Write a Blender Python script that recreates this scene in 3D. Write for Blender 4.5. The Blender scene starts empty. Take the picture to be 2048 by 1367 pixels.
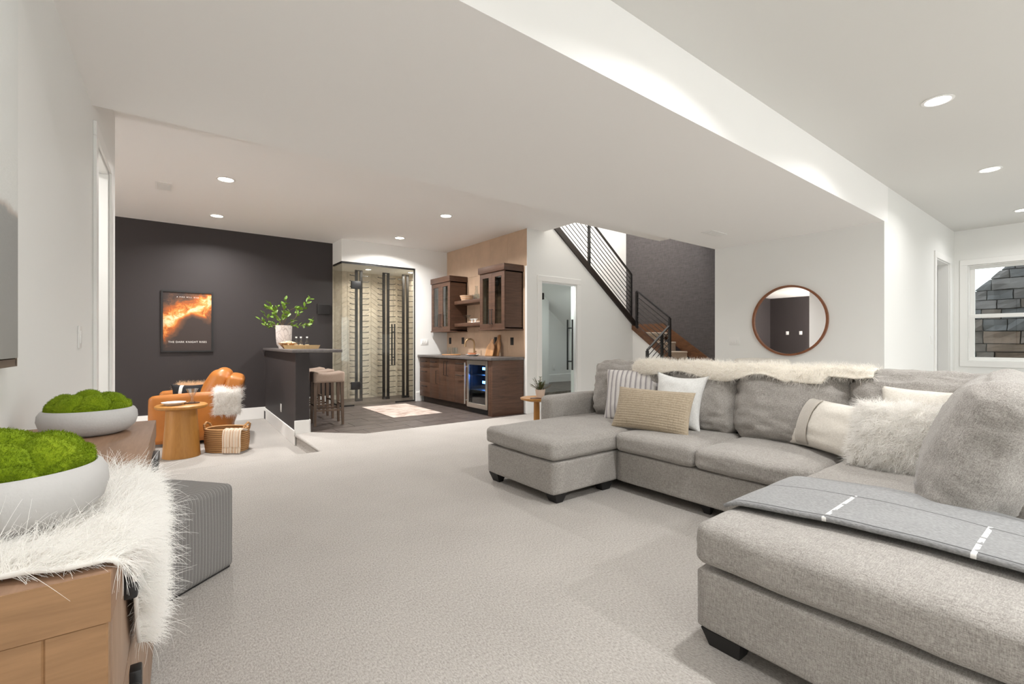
import bpy, bmesh, math, random
import numpy as np
from mathutils import Vector, Matrix, noise
R = math.radians
S = bpy.context.scene
COL = S.collection
random.seed(7); RNG = np.random.default_rng(7)

# ------------------------------------------------------------------ camera, world, exposure
cam = bpy.data.objects.new('camera', bpy.data.cameras.new('camera'))
COL.objects.link(cam)
cam.location = (0, 0, 1.16)
cam.rotation_euler = (R(90), 0, R(52.51 - 90))
cam.data.sensor_width = 36; cam.data.lens = 931 / 2048 * 36
cam.data.shift_y = 1.5 / 2048; cam.data.clip_start = .02
S.camera = cam
S.view_settings.view_transform = 'Standard'; S.view_settings.look = 'None'
S.view_settings.gamma = 1; S.view_settings.use_curve_mapping = False
S.view_settings.exposure = 0.6
S.cycles.use_denoising = True
S.cycles.max_bounces = 10; S.cycles.diffuse_bounces = 6; S.cycles.glossy_bounces = 5
S.cycles.transparent_max_bounces = 16; S.cycles.sample_clamp_indirect = 6
W = bpy.data.worlds.new('sky'); S.world = W; W.use_nodes = True
bg = W.node_tree.nodes['Background']; bg.inputs[0].default_value = (.93, .96, 1, 1); bg.inputs[1].default_value = 2.2

def lamp(name, kind, loc, power, color=(1, .93, .84), size=.2, size_y=None, rot=(0, 0, 0), parent=None, spread=None):
    L = bpy.data.lights.new(name, kind); L.energy = power; L.color = color
    if kind == 'AREA':
        L.size = size
        if size_y: L.shape = 'RECTANGLE'; L.size_y = size_y
        else: L.shape = 'DISK'
        if spread: L.spread = R(spread)
    else: L.shadow_soft_size = size
    o = bpy.data.objects.new(name, L); COL.objects.link(o); o.location = loc; o.rotation_euler = rot
    if parent: o.parent = parent
    return o
# added fill behind the camera, side window daylight, upper stair hall light
lamp('rear_fill', 'AREA', (4.0, -4.45, 1.35), 26, (.97, .985, 1), 5.6, 2.0, (R(-97), 0, R(180)))  # added panel in the room, tilted up to brighten the ceilings
lamp('daylight_side', 'AREA', (10.45, .7, 1.65), 3.5, (.9, .95, 1), 1.3, 1.3, (0, R(90), 0))
lamp('stair_hall_light', 'AREA', (7.0, 5.95, 5.3), 88, (1, .97, .93), 2.6, 1.2)
lamp('theatre_fill', 'POINT', (-6.0, 5.6, 1.75), 260, (1, .95, .89), .22)  # bare point source out of view, added to lift the bar ceiling
lamp('closet_light', 'AREA', (5.7, 6.3, 2.2), 9, (.97, .98, 1), .25)

# ------------------------------------------------------------------ materials
MATS = {}
def _new(name):
    m = bpy.data.materials.new(name); m.use_nodes = True
    nt = m.node_tree; b = nt.nodes['Principled BSDF']; MATS[name] = m
    return m, nt, b
def N(nt, t, **kw):
    n = nt.nodes.new(t)
    for k, v in kw.items():
        if hasattr(n, k): setattr(n, k, v)
        else: n.inputs[k.replace('_', ' ')].default_value = v
    return n
def coords(nt, scale=(1, 1, 1), rot=(0, 0, 0), loc=(0, 0, 0)):
    tc = nt.nodes.new('ShaderNodeTexCoord'); mp = nt.nodes.new('ShaderNodeMapping')
    mp.inputs['Scale'].default_value = scale; mp.inputs['Rotation'].default_value = rot; mp.inputs['Location'].default_value = loc
    nt.links.new(tc.outputs['Object'], mp.inputs['Vector']); return mp.outputs['Vector']
def ramp(nt, fac, stops):
    r = nt.nodes.new('ShaderNodeValToRGB'); e = r.color_ramp.elements
    while len(e) < len(stops): e.new(.5)
    for el, (p, c) in zip(e, stops): el.position = p; el.color = (*c, 1) if len(c) == 3 else c
    nt.links.new(fac, r.inputs['Fac']); return r.outputs['Color']
def noise_tex(nt, vec, scale=5, detail=4, rough=.55, dist=0):
    n = nt.nodes.new('ShaderNodeTexNoise'); n.inputs['Scale'].default_value = scale; n.inputs['Detail'].default_value = detail
    n.inputs['Roughness'].default_value = rough; n.inputs['Distortion'].default_value = dist
    nt.links.new(vec, n.inputs['Vector']); return n.outputs['Fac']
def bump(nt, b, h, strength=.3, dist=.002):
    n = nt.nodes.new('ShaderNodeBump'); n.inputs['Strength'].default_value = strength; n.inputs['Distance'].default_value = dist
    nt.links.new(h, n.inputs['Height']); nt.links.new(n.outputs['Normal'], b.inputs['Normal'])
def math_n(nt, op, a, b=None, v=None):
    n = nt.nodes.new('ShaderNodeMath'); n.operation = op
    nt.links.new(a, n.inputs[0])
    if b is not None: nt.links.new(b, n.inputs[1])
    elif v is not None: n.inputs[1].default_value = v
    return n.outputs[0]
def plain(name, col, rough=.5, metal=0, spec=None, emit=None, es=1, bmp=0, bscale=60, var=0, vscale=3):
    m, nt, b = _new(name)
    b.inputs['Base Color'].default_value = (*col, 1); b.inputs['Roughness'].default_value = rough; b.inputs['Metallic'].default_value = metal
    if spec is not None: b.inputs['Specular IOR Level'].default_value = spec
    if emit: b.inputs['Emission Color'].default_value = (*emit, 1); b.inputs['Emission Strength'].default_value = es
    if var:
        f = noise_tex(nt, coords(nt), vscale, 3)
        c = ramp(nt, f, [(.25, tuple(x * (1 - var) for x in col)), (.75, tuple(min(1, x * (1 + var)) for x in col))])
        nt.links.new(c, b.inputs['Base Color'])
    if bmp: bump(nt, b, noise_tex(nt, coords(nt), bscale, 3), bmp, .003)
    return m
def wood(name, dark, light, grain=(18, 1.2, 1.2), rough=.45, fine=9, axis_var=.5):
    m, nt, b = _new(name)
    v = coords(nt, grain); f = noise_tex(nt, v, 2.2, 6, .62, .6)
    v2 = coords(nt, tuple(g * fine for g in grain)); f2 = noise_tex(nt, v2, 1.5, 3, .5)
    mix = math_n(nt, 'ADD', math_n(nt, 'MULTIPLY', f, v=.72), math_n(nt, 'MULTIPLY', f2, v=.28))
    mid = tuple((a + c) / 2 for a, c in zip(dark, light))
    nt.links.new(ramp(nt, mix, [(.3, dark), (.5, mid), (.7, light)]), b.inputs['Base Color'])
    b.inputs['Roughness'].default_value = rough; bump(nt, b, mix, .15, .002); return m
def fabric(name, c1, c2, s=260, streak=5, bmp=.5, rough=.95, sheen=.15, big=.08):
    """woven cloth: thread streaks in three directions over a slow tone variation"""
    m, nt, b = _new(name)
    a = noise_tex(nt, coords(nt, (s, s, s / streak)), 1, 2)
    c = noise_tex(nt, coords(nt, (s, s / streak, s)), 1, 2)
    d = noise_tex(nt, coords(nt, (s / streak, s, s)), 1, 2)
    t = math_n(nt, 'MULTIPLY', math_n(nt, 'ADD', math_n(nt, 'ADD', a, c), d), v=1 / 3)
    g = noise_tex(nt, coords(nt), 7, 3)
    t2 = math_n(nt, 'ADD', t, math_n(nt, 'MULTIPLY', math_n(nt, 'SUBTRACT', g, v=.5), v=big))
    nt.links.new(ramp(nt, t2, [(.38, c1), (.62, c2)]), b.inputs['Base Color'])
    b.inputs['Roughness'].default_value = rough; b.inputs['Specular IOR Level'].default_value = .15
    b.inputs['Sheen Weight'].default_value = sheen
    bump(nt, b, t, bmp, .003); return m
def thin_glass(name, tint=(.93, .97, .95), ior=1.45, rough=0.0):
    m, nt, b = _new(name); nt.nodes.remove(b)
    out = nt.nodes['Material Output']; tr = N(nt, 'ShaderNodeBsdfTransparent'); tr.inputs[0].default_value = (*tint, 1)
    gl = N(nt, 'ShaderNodeBsdfGlossy'); gl.inputs['Roughness'].default_value = rough
    lw = nt.nodes.new('ShaderNodeLayerWeight'); lw.inputs['Blend'].default_value = .5
    f0 = ((ior - 1) / (ior + 1)) ** 2; pw_ = math_n(nt, 'POWER', lw.outputs['Facing'], v=4.0)
    fr_ = math_n(nt, 'ADD', math_n(nt, 'MULTIPLY', pw_, v=.75), v=f0)
    mx = N(nt, 'ShaderNodeMixShader')
    nt.links.new(fr_, mx.inputs[0]); nt.links.new(tr.outputs[0], mx.inputs[1]); nt.links.new(gl.outputs[0], mx.inputs[2])
    nt.links.new(mx.outputs[0], out.inputs[0]); return m
def hairmat(name, c):
    m, nt, b = _new(name); nt.nodes.remove(b)
    d = N(nt, 'ShaderNodeBsdfDiffuse'); t = N(nt, 'ShaderNodeBsdfTranslucent'); mx = N(nt, 'ShaderNodeMixShader'); mx.inputs[0].default_value = .38
    d.inputs[0].default_value = (*c, 1); t.inputs[0].default_value = (*c, 1)
    nt.links.new(d.outputs[0], mx.inputs[1]); nt.links.new(t.outputs[0], mx.inputs[2]); nt.links.new(mx.outputs[0], nt.nodes['Material Output'].inputs[0]); return m

wall_white = plain('wall_white', (.815, .81, .79), .7, bmp=.05, bscale=220)
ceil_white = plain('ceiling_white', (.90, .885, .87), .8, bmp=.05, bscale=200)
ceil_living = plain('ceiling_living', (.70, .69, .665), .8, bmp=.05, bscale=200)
trim_white = plain('trim_white', (.84, .83, .81), .45)
wall_dark = plain('wall_dark', (.038, .0315, .0315), .6, spec=.35, bmp=.05, bscale=200)
wine_cream = plain('wine_cream', (.70, .63, .53), .6)
plate_white = plain('plate_white', (.82, .81, .79), .4)
black = plain('black_metal', (.012, .011, .011), .45)
black_soft = plain('black_plastic', (.012, .011, .011), .6)
steel = plain('brushed_steel', (.55, .52, .48), .35, 1)
brass = plain('brushed_brass', (.40, .27, .15), .32, 1)
chrome = plain('chrome', (.8, .8, .8), .12, 1)
glass = thin_glass('clear_glass')
glass_green = thin_glass('greenish_glass', (.955, .965, .95), 1.5)
glass_blue = thin_glass('fridge_glass', (.55, .6, .66), 1.5)
crystal = thin_glass('cut_crystal', (.97, .97, .97), 2.3)
glassware = thin_glass('drinking_glass', (.92, .94, .94), 1.6)
mirror_m = plain('mirror_silver', (.9, .9, .9), .01, 1)
lens_m = plain('lamp_lens', (1, 1, 1), .5, emit=(1, .95, .86), es=14)
blue_led = plain('blue_led', (.1, .3, 1), .5, emit=(.10, .34, 1), es=22)
cab_wood = wood('walnut_cabinet', (.042, .019, .011), (.120, .058, .033), (2.2, 1.0, 16), .5)
cab_wood_h = wood('walnut_panel', (.046, .021, .012), (.130, .062, .035), (1.2, 1.2, 16), .5)
cab_inside = plain('cabinet_inside', (.035, .022, .016), .6)
stair_wood = wood('stair_wood', (.055, .022, .010), (.17, .075, .033), (3, 3, 10), .4)
cred_top = wood('credenza_top_wood', (.20, .112, .064), (.31, .182, .112), (14, 1.2, 14), .62)
cred_end = wood('credenza_end_wood', (.20, .105, .045), (.34, .185, .085), (1.4, 14, 14), .5)
cred_front = wood('credenza_front_wood', (.22, .135, .085), (.33, .215, .145), (12, 12, 1.4), .5)
oak = wood('honey_oak', (.36, .155, .030), (.50, .240, .055), (10, 10, 1.2), .45)
oak_board = wood('olive_wood_board', (.22, .09, .03), (.55, .29, .12), (14, 14, 2), .5)
stool_wood = wood('stool_wood', (.10, .062, .042), (.20, .13, .088), (9, 9, 1.2), .5)
mirror_wood = wood('mirror_frame_wood', (.16, .055, .022), (.30, .115, .05), (8, 8, 8), .4)
leather = plain('tan_leather', (.44, .155, .028), .42, bmp=.12, bscale=90, var=.16, vscale=5)
stool_fab = fabric('stool_cloth', (.43, .32, .25), (.54, .415, .34), 300)
sofa_fab = fabric('sofa_cloth', (.215, .199, .184), (.435, .410, .384), 330, 6, .55)
throw_grey = None
tan_knit = None
stone_top = plain('grey_stone', (.135, .120, .115), .3, var=.2, vscale=25)
tan_tile_a = plain('tan_tile', (.53, .375, .262), .45, var=.10, vscale=4)
slate = None
ceramic = plain('pale_grey_ceramic', (.46, .445, .435), .75, bmp=.25, bscale=120, var=.05, vscale=8)
moss_m = None
vase_m = None
cream_cloth = fabric('cream_cloth', (.60, .56, .50), (.76, .72, .66), 240)
white_cloth = fabric('white_cloth', (.62, .62, .61), (.80, .80, .79), 240)
fur_white = hairmat('white_fur', (.93, .915, .89)); fur_cream = hairmat('cream_fur', (.88, .85, .80)); fur_tan = hairmat('tan_fur', (.82, .62, .42))
skin_white = plain('sheepskin_white', (.74, .71, .67), .9); skin_cream = plain('sheepskin_cream', (.70, .65, .57), .9); skin_tan = plain('sheepskin_tan', (.62, .42, .25), .9)
leaf_m = plain('leaf_green', (.17, .31, .028), .45, var=.45, vscale=14); stem_m = plain('stem_brown', (.16, .10, .04), .6)
fern_m = plain('pine_green', (.035, .075, .02), .6, var=.4, vscale=30)
concrete_pot = plain('pot_beige', (.66, .55, .46), .7)
snow_m = plain('window_well_dirt', (.3, .27, .24), .9)

def special_mats():
    global throw_grey, tan_knit, slate, moss_m, vase_m
    # carpet: looped rows running away from the camera, speckled beige grey
    m, nt, b = _new('carpet')
    v = coords(nt, (150, 78, 100)); f1 = noise_tex(nt, v, 1, 2, .6)
    f2 = noise_tex(nt, coords(nt), 2.2, 3); f3 = noise_tex(nt, coords(nt, (420, 260, 300)), 1, 2)
    t = math_n(nt, 'ADD', math_n(nt, 'MULTIPLY', f1, v=.62), math_n(nt, 'MULTIPLY', f3, v=.38))
    t = math_n(nt, 'ADD', t, math_n(nt, 'MULTIPLY', math_n(nt, 'SUBTRACT', f2, v=.5), v=.10))
    nt.links.new(ramp(nt, t, [(.30, (.265, .243, .224)), (.50, (.425, .398, .371)), (.70, (.565, .54, .51))]), b.inputs['Base Color'])
    b.inputs['Roughness'].default_value = 1; b.inputs['Specular IOR Level'].default_value = .1
    bump(nt, b, t, .8, .006)
    # slate floor tile
    m, nt, b = _new('slate_tile'); slate = m
    f = noise_tex(nt, coords(nt, (3, 9, 3)), 2.0, 6, .65, .8)
    nt.links.new(ramp(nt, f, [(.3, (.050, .039, .035)), (.55, (.098, .078, .069)), (.75, (.19, .155, .138))]), b.inputs['Base Color'])
    b.inputs['Roughness'].default_value = .42; bump(nt, b, f, .3, .003)
    # woven dark wallpaper
    m, nt, b = _new('wallpaper')
    f = noise_tex(nt, coords(nt, (60, 60, 9)), 1, 4); f2 = noise_tex(nt, coords(nt, (9, 9, 70)), 1, 3)
    t = math_n(nt, 'MULTIPLY', math_n(nt, 'ADD', f, f2), v=.5)
    nt.links.new(ramp(nt, t, [(.3, (.040, .0345, .0355)), (.7, (.092, .082, .082))]), b.inputs['Base Color'])
    b.inputs['Roughness'].default_value = .8; bump(nt, b, t, .3, .003)
    # grey wool throw: thin dark lines along, white ones across
    m, nt, b = _new('grey_wool'); throw_grey = m
    tc = nt.nodes.new('ShaderNodeTexCoord'); sp = nt.nodes.new('ShaderNodeSeparateXYZ'); nt.links.new(tc.outputs['UV'], sp.inputs[0])
    f = noise_tex(nt, coords(nt, (220, 90, 220)), 1, 3)
    base = ramp(nt, f, [(.35, (.19, .19, .193)), (.65, (.285, .285, .288))])
    def line(src, centre, w):
        return math_n(nt, 'LESS_THAN', math_n(nt, 'ABSOLUTE', math_n(nt, 'SUBTRACT', src, v=centre)), v=w)
    m1 = N(nt, 'ShaderNodeMix', data_type='RGBA'); nt.links.new(base, m1.inputs[6]); m1.inputs[7].default_value = (.035, .035, .037, 1)
    nt.links.new(math_n(nt, 'MAXIMUM', line(sp.outputs[0], .60, .006), line(sp.outputs[0], .04, .008)), m1.inputs[0])
    m2 = N(nt, 'ShaderNodeMix', data_type='RGBA'); nt.links.new(m1.outputs[2], m2.inputs[6]); m2.inputs[7].default_value = (.78, .77, .75, 1)
    dash = math_n(nt, 'GREATER_THAN', noise_tex(nt, coords(nt, (26, 26, 4)), 1, 1), v=.44)
    nt.links.new(math_n(nt, 'MULTIPLY', math_n(nt, 'MULTIPLY', math_n(nt, 'MAXIMUM', line(sp.outputs[1], .33, .0065), line(sp.outputs[1], .70, .0065)), math_n(nt, 'LESS_THAN', sp.outputs[0], v=.62)), dash), m2.inputs[0])
    nt.links.new(m2.outputs[2], b.inputs['Base Color']); b.inputs['Roughness'].default_value = 1; b.inputs['Sheen Weight'].default_value = .2
    bump(nt, b, f, .3, .002)
    # waffle knit cushion cloth (relief is geometry, this is only colour)
    tan_knit = fabric('tan_waffle', (.32, .26, .185), (.46, .385, .29), 200, 4, .5)
    # moss
    m, nt, b = _new('moss'); moss_m = m
    f = noise_tex(nt, coords(nt), 160, 4, .7); f2 = noise_tex(nt, coords(nt), 11, 3)
    t = math_n(nt, 'ADD', math_n(nt, 'MULTIPLY', f, v=.55), math_n(nt, 'MULTIPLY', f2, v=.45))
    nt.links.new(ramp(nt, t, [(.3, (.075, .125, .004)), (.5, (.165, .235, .008)), (.7, (.27, .335, .018))]), b.inputs['Base Color'])
    b.inputs['Roughness'].default_value = 1; b.inputs['Sheen Weight'].default_value = .4; b.inputs['Sheen Tint'].default_value = (.5, .7, .1, 1); b.inputs['Specular IOR Level'].default_value = .1
    bump(nt, b, f, .9, .004)
    # scratched pale vase
    m, nt, b = _new('vase_plaster'); vase_m = m
    w = nt.nodes.new('ShaderNodeTexVoronoi'); w.feature = 'DISTANCE_TO_EDGE'; w.inputs['Scale'].default_value = 11
    nt.links.new(coords(nt, (1.6, 1.6, .8)), w.inputs['Vector'])
    nt.links.new(ramp(nt, w.outputs['Distance'], [(.0, (.36, .30, .28)), (.05, (.66, .60, .57)), (1, (.70, .65, .62))]), b.inputs['Base Color'])
    b.inputs['Roughness'].default_value = .8; bump(nt, b, w.outputs['Distance'], .4, .004)
special_mats()
carpet = MATS['carpet']; wallpaper = MATS['wallpaper']

def stripes_mat(name, axis, period, stops, rough=.95, bmpv=.2, rot=(0, 0, 0)):
    """cloth with printed or woven stripes that repeat along one local axis"""
    m, nt, b = _new(name); sp = nt.nodes.new('ShaderNodeSeparateXYZ'); nt.links.new(coords(nt, rot=rot), sp.inputs[0])
    f = math_n(nt, 'FRACT', math_n(nt, 'MULTIPLY', sp.outputs[axis], v=1 / period))
    c = ramp(nt, f, stops); nt.nodes[-1].color_ramp.interpolation = 'CONSTANT'
    n = noise_tex(nt, coords(nt), 300, 2)
    mx = N(nt, 'ShaderNodeMix', data_type='RGBA', blend_type='MULTIPLY'); mx.inputs[0].default_value = 1
    nt.links.new(c, mx.inputs[6]); nt.links.new(ramp(nt, n, [(.3, (.82, .82, .82)), (.7, (1, 1, 1))]), mx.inputs[7])
    nt.links.new(mx.outputs[2], b.inputs['Base Color']); b.inputs['Roughness'].default_value = rough; bump(nt, b, n, bmpv, .002)
    return m
# ------------------------------------------------------------------ mesh helpers
def link(name, me, m, parent=None, loc=None, rot=None):
    o = bpy.data.objects.new(name, me); COL.objects.link(o)
    if m is not None and me is not None:
        me.materials.clear(); me.materials.append(m)
    if parent: o.parent = parent
    if loc: o.location = loc
    if rot: o.rotation_euler = rot
    return o
def thing(name, label, cat, loc=(0, 0, 0), rotz=0, group=None):
    o = bpy.data.objects.new(name, None); COL.objects.link(o); o.location = loc; o.rotation_euler = (0, 0, rotz)
    o.empty_display_size = .05
    o['label'] = label; o['category'] = cat
    if group: o['group'] = group
    return o
def tag(o, label, cat, group=None):
    o['label'] = label; o['category'] = cat
    if group: o['group'] = group
    return o
def struct(o): o['kind'] = 'structure'; return o
def dup(root, loc=None, rotz=None, label=None, group=None):
    r = root.copy(); COL.objects.link(r)
    if loc is not None: r.location = loc
    if rotz is not None: r.rotation_euler = (0, 0, rotz)
    if label: r['label'] = label
    if group: r['group'] = group
    for ch in list(root.children):
        c = ch.copy(); COL.objects.link(c); c.parent = r
        for g in list(ch.children):
            d = g.copy(); COL.objects.link(d); d.parent = c
    return r
class MB:
    """collects shapes, becomes ONE mesh"""
    def __init__(s): s.b = bmesh.new()
    def raw(s, vs, fs):
        v = [s.b.verts.new(p) for p in vs]
        for f in fs:
            try: s.b.faces.new([v[i] for i in f])
            except ValueError: pass
        return v
    def box(s, a, b):
        x0, y0, z0 = [min(p, q) for p, q in zip(a, b)]; x1, y1, z1 = [max(p, q) for p, q in zip(a, b)]
        s.raw([(x0, y0, z0), (x1, y0, z0), (x1, y1, z0), (x0, y1, z0), (x0, y0, z1), (x1, y0, z1), (x1, y1, z1), (x0, y1, z1)],
              [(0, 3, 2, 1), (4, 5, 6, 7), (0, 1, 5, 4), (1, 2, 6, 5), (2, 3, 7, 6), (3, 0, 4, 7)]); return s
    def prism(s, pts, axis, a, b):
        """polygon given in the two other axes (in x,y,z order), extruded along axis from a to b"""
        n = len(pts)
        def P(p, t):
            q = list(p); q.insert(axis, t); return tuple(q)
        s.raw([P(p, a) for p in pts] + [P(p, b) for p in pts],
              [tuple(range(n))[::-1], tuple(range(n, 2 * n))] + [(i, (i + 1) % n, n + (i + 1) % n, n + i) for i in range(n)]); return s
    def tube(s, path, r, seg=8, cap=True):
        path = [Vector(p) for p in path]; rs = r if isinstance(r, (list, tuple)) else [r] * len(path)
        rings = []; up = None
        for i, p in enumerate(path):
            d = (path[min(i + 1, len(path) - 1)] - path[max(i - 1, 0)]).normalized()
            if up is None:
                up = Vector((0, 0, 1)) if abs(d.z) < .9 else Vector((1, 0, 0))
            u = (up - d * up.dot(d)).normalized(); w = d.cross(u); up = u
            rings.append([s.b.verts.new(p + (u * math.cos(2 * math.pi * k / seg) + w * math.sin(2 * math.pi * k / seg)) * rs[i]) for k in range(seg)])
        for A, B in zip(rings, rings[1:]):
            for k in range(seg): s.b.faces.new([A[k], A[(k + 1) % seg], B[(k + 1) % seg], B[k]])
        if cap:
            s.b.faces.new(rings[0][::-1]); s.b.faces.new(rings[-1])
        return s
    def lathe(s, prof, seg=28, c=(0, 0), sx=1, sy=1):
        rings = []
        for r, z in prof:
            if r < 1e-5: rings.append([s.b.verts.new((c[0], c[1], z))])
            else: rings.append([s.b.verts.new((c[0] + sx * r * math.cos(2 * math.pi * k / seg), c[1] + sy * r * math.sin(2 * math.pi * k / seg), z)) for k in range(seg)])
        for A, B in zip(rings, rings[1:]):
            for k in range(seg):
                a = [A[k % len(A)], A[(k + 1) % len(A)]] if len(A) > 1 else [A[0]]
                b = [B[(k + 1) % len(B)], B[k % len(B)]] if len(B) > 1 else [B[0]]
                if len(a) + len(b) > 2:
                    try: s.b.faces.new(a + b)
                    except ValueError: pass
        return s
    def bevel(s, w, seg=2):
        bmesh.ops.bevel(s.b, geom=list(s.b.edges), offset=w, segments=seg, profile=.5, affect='EDGES', clamp_overlap=True); return s
    def mesh(s, name, smooth=None):
        bmesh.ops.recalc_face_normals(s.b, faces=list(s.b.faces))
        me = bpy.data.meshes.new(name); s.b.to_mesh(me); s.b.free()
        if smooth:
            for p in me.polygons: p.use_smooth = True
            if smooth is not True and hasattr(me, 'set_sharp_from_angle'): me.set_sharp_from_angle(angle=R(smooth))
        return me
    def obj(s, name, m, parent=None, smooth=None, loc=None, rot=None): return link(name, s.mesh(name, smooth), m, parent, loc, rot)
def box(name, m, parent, a, b, bev=0, **kw):
    q = MB().box(a, b)
    if bev: q.bevel(bev); kw.setdefault('smooth', 40)
    return q.obj(name, m, parent, **kw)

def cushion_mesh(name, sx, sy, sz, r=.06, b=(0, 0, .03), n=20, wr=.004, wf=5, seed=0, fine=.0):
    """rounded upholstered block centred on the origin, puffed by b, softly wrinkled"""
    bm = bmesh.new(); bmesh.ops.create_cube(bm, size=2)
    bmesh.ops.subdivide_edges(bm, edges=list(bm.edges), cuts=n, use_grid_fill=True)
    h = Vector((sx / 2, sy / 2, sz / 2)); off = Vector((seed * 3.1, seed * 1.7, seed * .9))
    for v in bm.verts:
        p = v.co; w = Vector([math.copysign(abs(c) ** .75, c) for c in p])
        q = Vector([w[i] * h[i] for i in range(3)])
        rr = min(r, min(h) * .98)
        core = Vector([max(-(h[i] - rr), min(h[i] - rr, q[i])) for i in range(3)])
        d = q - core
        if d.length > 1e-6: q = core + d.normalized() * rr
        for i in range(3):
            j, k = (i + 1) % 3, (i + 2) % 3
            q[i] += b[i] * (1 - w[j] ** 2) * (1 - w[k] ** 2) * w[i]
        nn = d.normalized() if d.length > 1e-6 else Vector((0, 0, 1))
        a = noise.noise(q * wf + off) + .5 * noise.noise(q * wf * 2.3 + off)
        if fine: a += fine * (1 - abs(noise.noise(Vector((q.x * wf * 1.3, q.y * wf * 1.3, q.z * wf * 4)) + off)) * 2.2)
        v.co = q + nn * a * wr
    me = bpy.data.meshes.new(name); bm.to_mesh(me); bm.free()
    for p in me.polygons: p.use_smooth = True
    return me
def pillow_mesh(name, w, h, t, n=26, pinch=.07, sag=0, seed=0, relief=None, wr=.004):
    """scatter cushion standing on its lower edge: x width, z height, front faces -y"""
    bm = bmesh.new(); G = {}
    for side in (-1, 1):
        for i in range(n + 1):
            for j in range(n + 1):
                u, v = 2 * i / n - 1, 2 * j / n - 1
                u = math.copysign(abs(u) ** .85, u); v = math.copysign(abs(v) ** .85, v)
                if (i in (0, n) or j in (0, n)) and (1, i, j) in G or (i in (0, n) or j in (0, n)) and (-1, i, j) in G:
                    G[(side, i, j)] = G[(-side, i, j)]; continue
                th = t / 2 * (max(0, (1 - u * u) * (1 - v * v))) ** .5
                x = w / 2 * u * (1 - pinch * (1 - v * v) * abs(u)); z = h / 2 * v * (1 - pinch * (1 - u * u) * abs(v))
                x *= 1 + sag * (-v) * .5
                d = th + wr * noise.noise(Vector((u * 3 + seed * 5, v * 3, side))) * (1 - u * u)
                if relief and side < 0: d += relief(u, v) * min(1, (1 - abs(u)) * 8) * min(1, (1 - abs(v)) * 8)
                G[(side, i, j)] = bm.verts.new((x, side * d, z + h / 2))
    for side in (-1, 1):
        for i in range(n):
            for j in range(n):
                q = [G[(side, i, j)], G[(side, i + 1, j)], G[(side, i + 1, j + 1)], G[(side, i, j + 1)]]
                try: bm.faces.new(q if side < 0 else q[::-1])
                except ValueError: pass
    me = bpy.data.meshes.new(name); bm.to_mesh(me); bm.free()
    for p in me.polygons: p.use_smooth = True
    return me
def sheet_mesh(name, f, nu, nv, thick=.012, uv=True):
    """cloth: f(u, v) -> point, closed with a thickness downwards along its normal"""
    bm = bmesh.new(); P = [[Vector(f(i / nu, j / nv)) for j in range(nv + 1)] for i in range(nu + 1)]
    V = [[bm.verts.new(p) for p in row] for row in P]; B = []
    for i in range(nu + 1):
        row = []
        for j in range(nv + 1):
            du = P[min(i + 1, nu)][j] - P[max(i - 1, 0)][j]; dv = P[i][min(j + 1, nv)] - P[i][max(j - 1, 0)]
            nn = du.cross(dv); nn = nn.normalized() if nn.length > 1e-9 else Vector((0, 0, 1))
            row.append(bm.verts.new(P[i][j] - nn * thick))
        B.append(row)
    L = bm.loops.layers.uv.new('uv')
    def face(vs, uvs):
        fc = bm.faces.new(vs)
        for l, t in zip(fc.loops, uvs): l[L].uv = t
    for i in range(nu):
        for j in range(nv):
            q = [(i, j), (i + 1, j), (i + 1, j + 1), (i, j + 1)]; uvq = [(a / nu, b / nv) for a, b in q]
            face([V[a][b] for a, b in q], uvq); face([B[a][b] for a, b in q][::-1], uvq[::-1])
    for i in range(nu):
        for j in (0, nv):
            face([V[i][j], B[i][j], B[i + 1][j], V[i + 1][j]], [(i / nu, j / nv)] * 2 + [((i + 1) / nu, j / nv)] * 2)
    for j in range(nv):
        for i in (0, nu):
            face([V[i][j], V[i][j + 1], B[i][j + 1], B[i][j]], [(i / nu, j / nv), (i / nu, (j + 1) / nv), (i / nu, (j + 1) / nv), (i / nu, j / nv)])
    bmesh.ops.recalc_face_normals(bm, faces=list(bm.faces))
    me = bpy.data.meshes.new(name); bm.to_mesh(me); bm.free()
    for p in me.polygons: p.use_smooth = True
    return me
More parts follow.
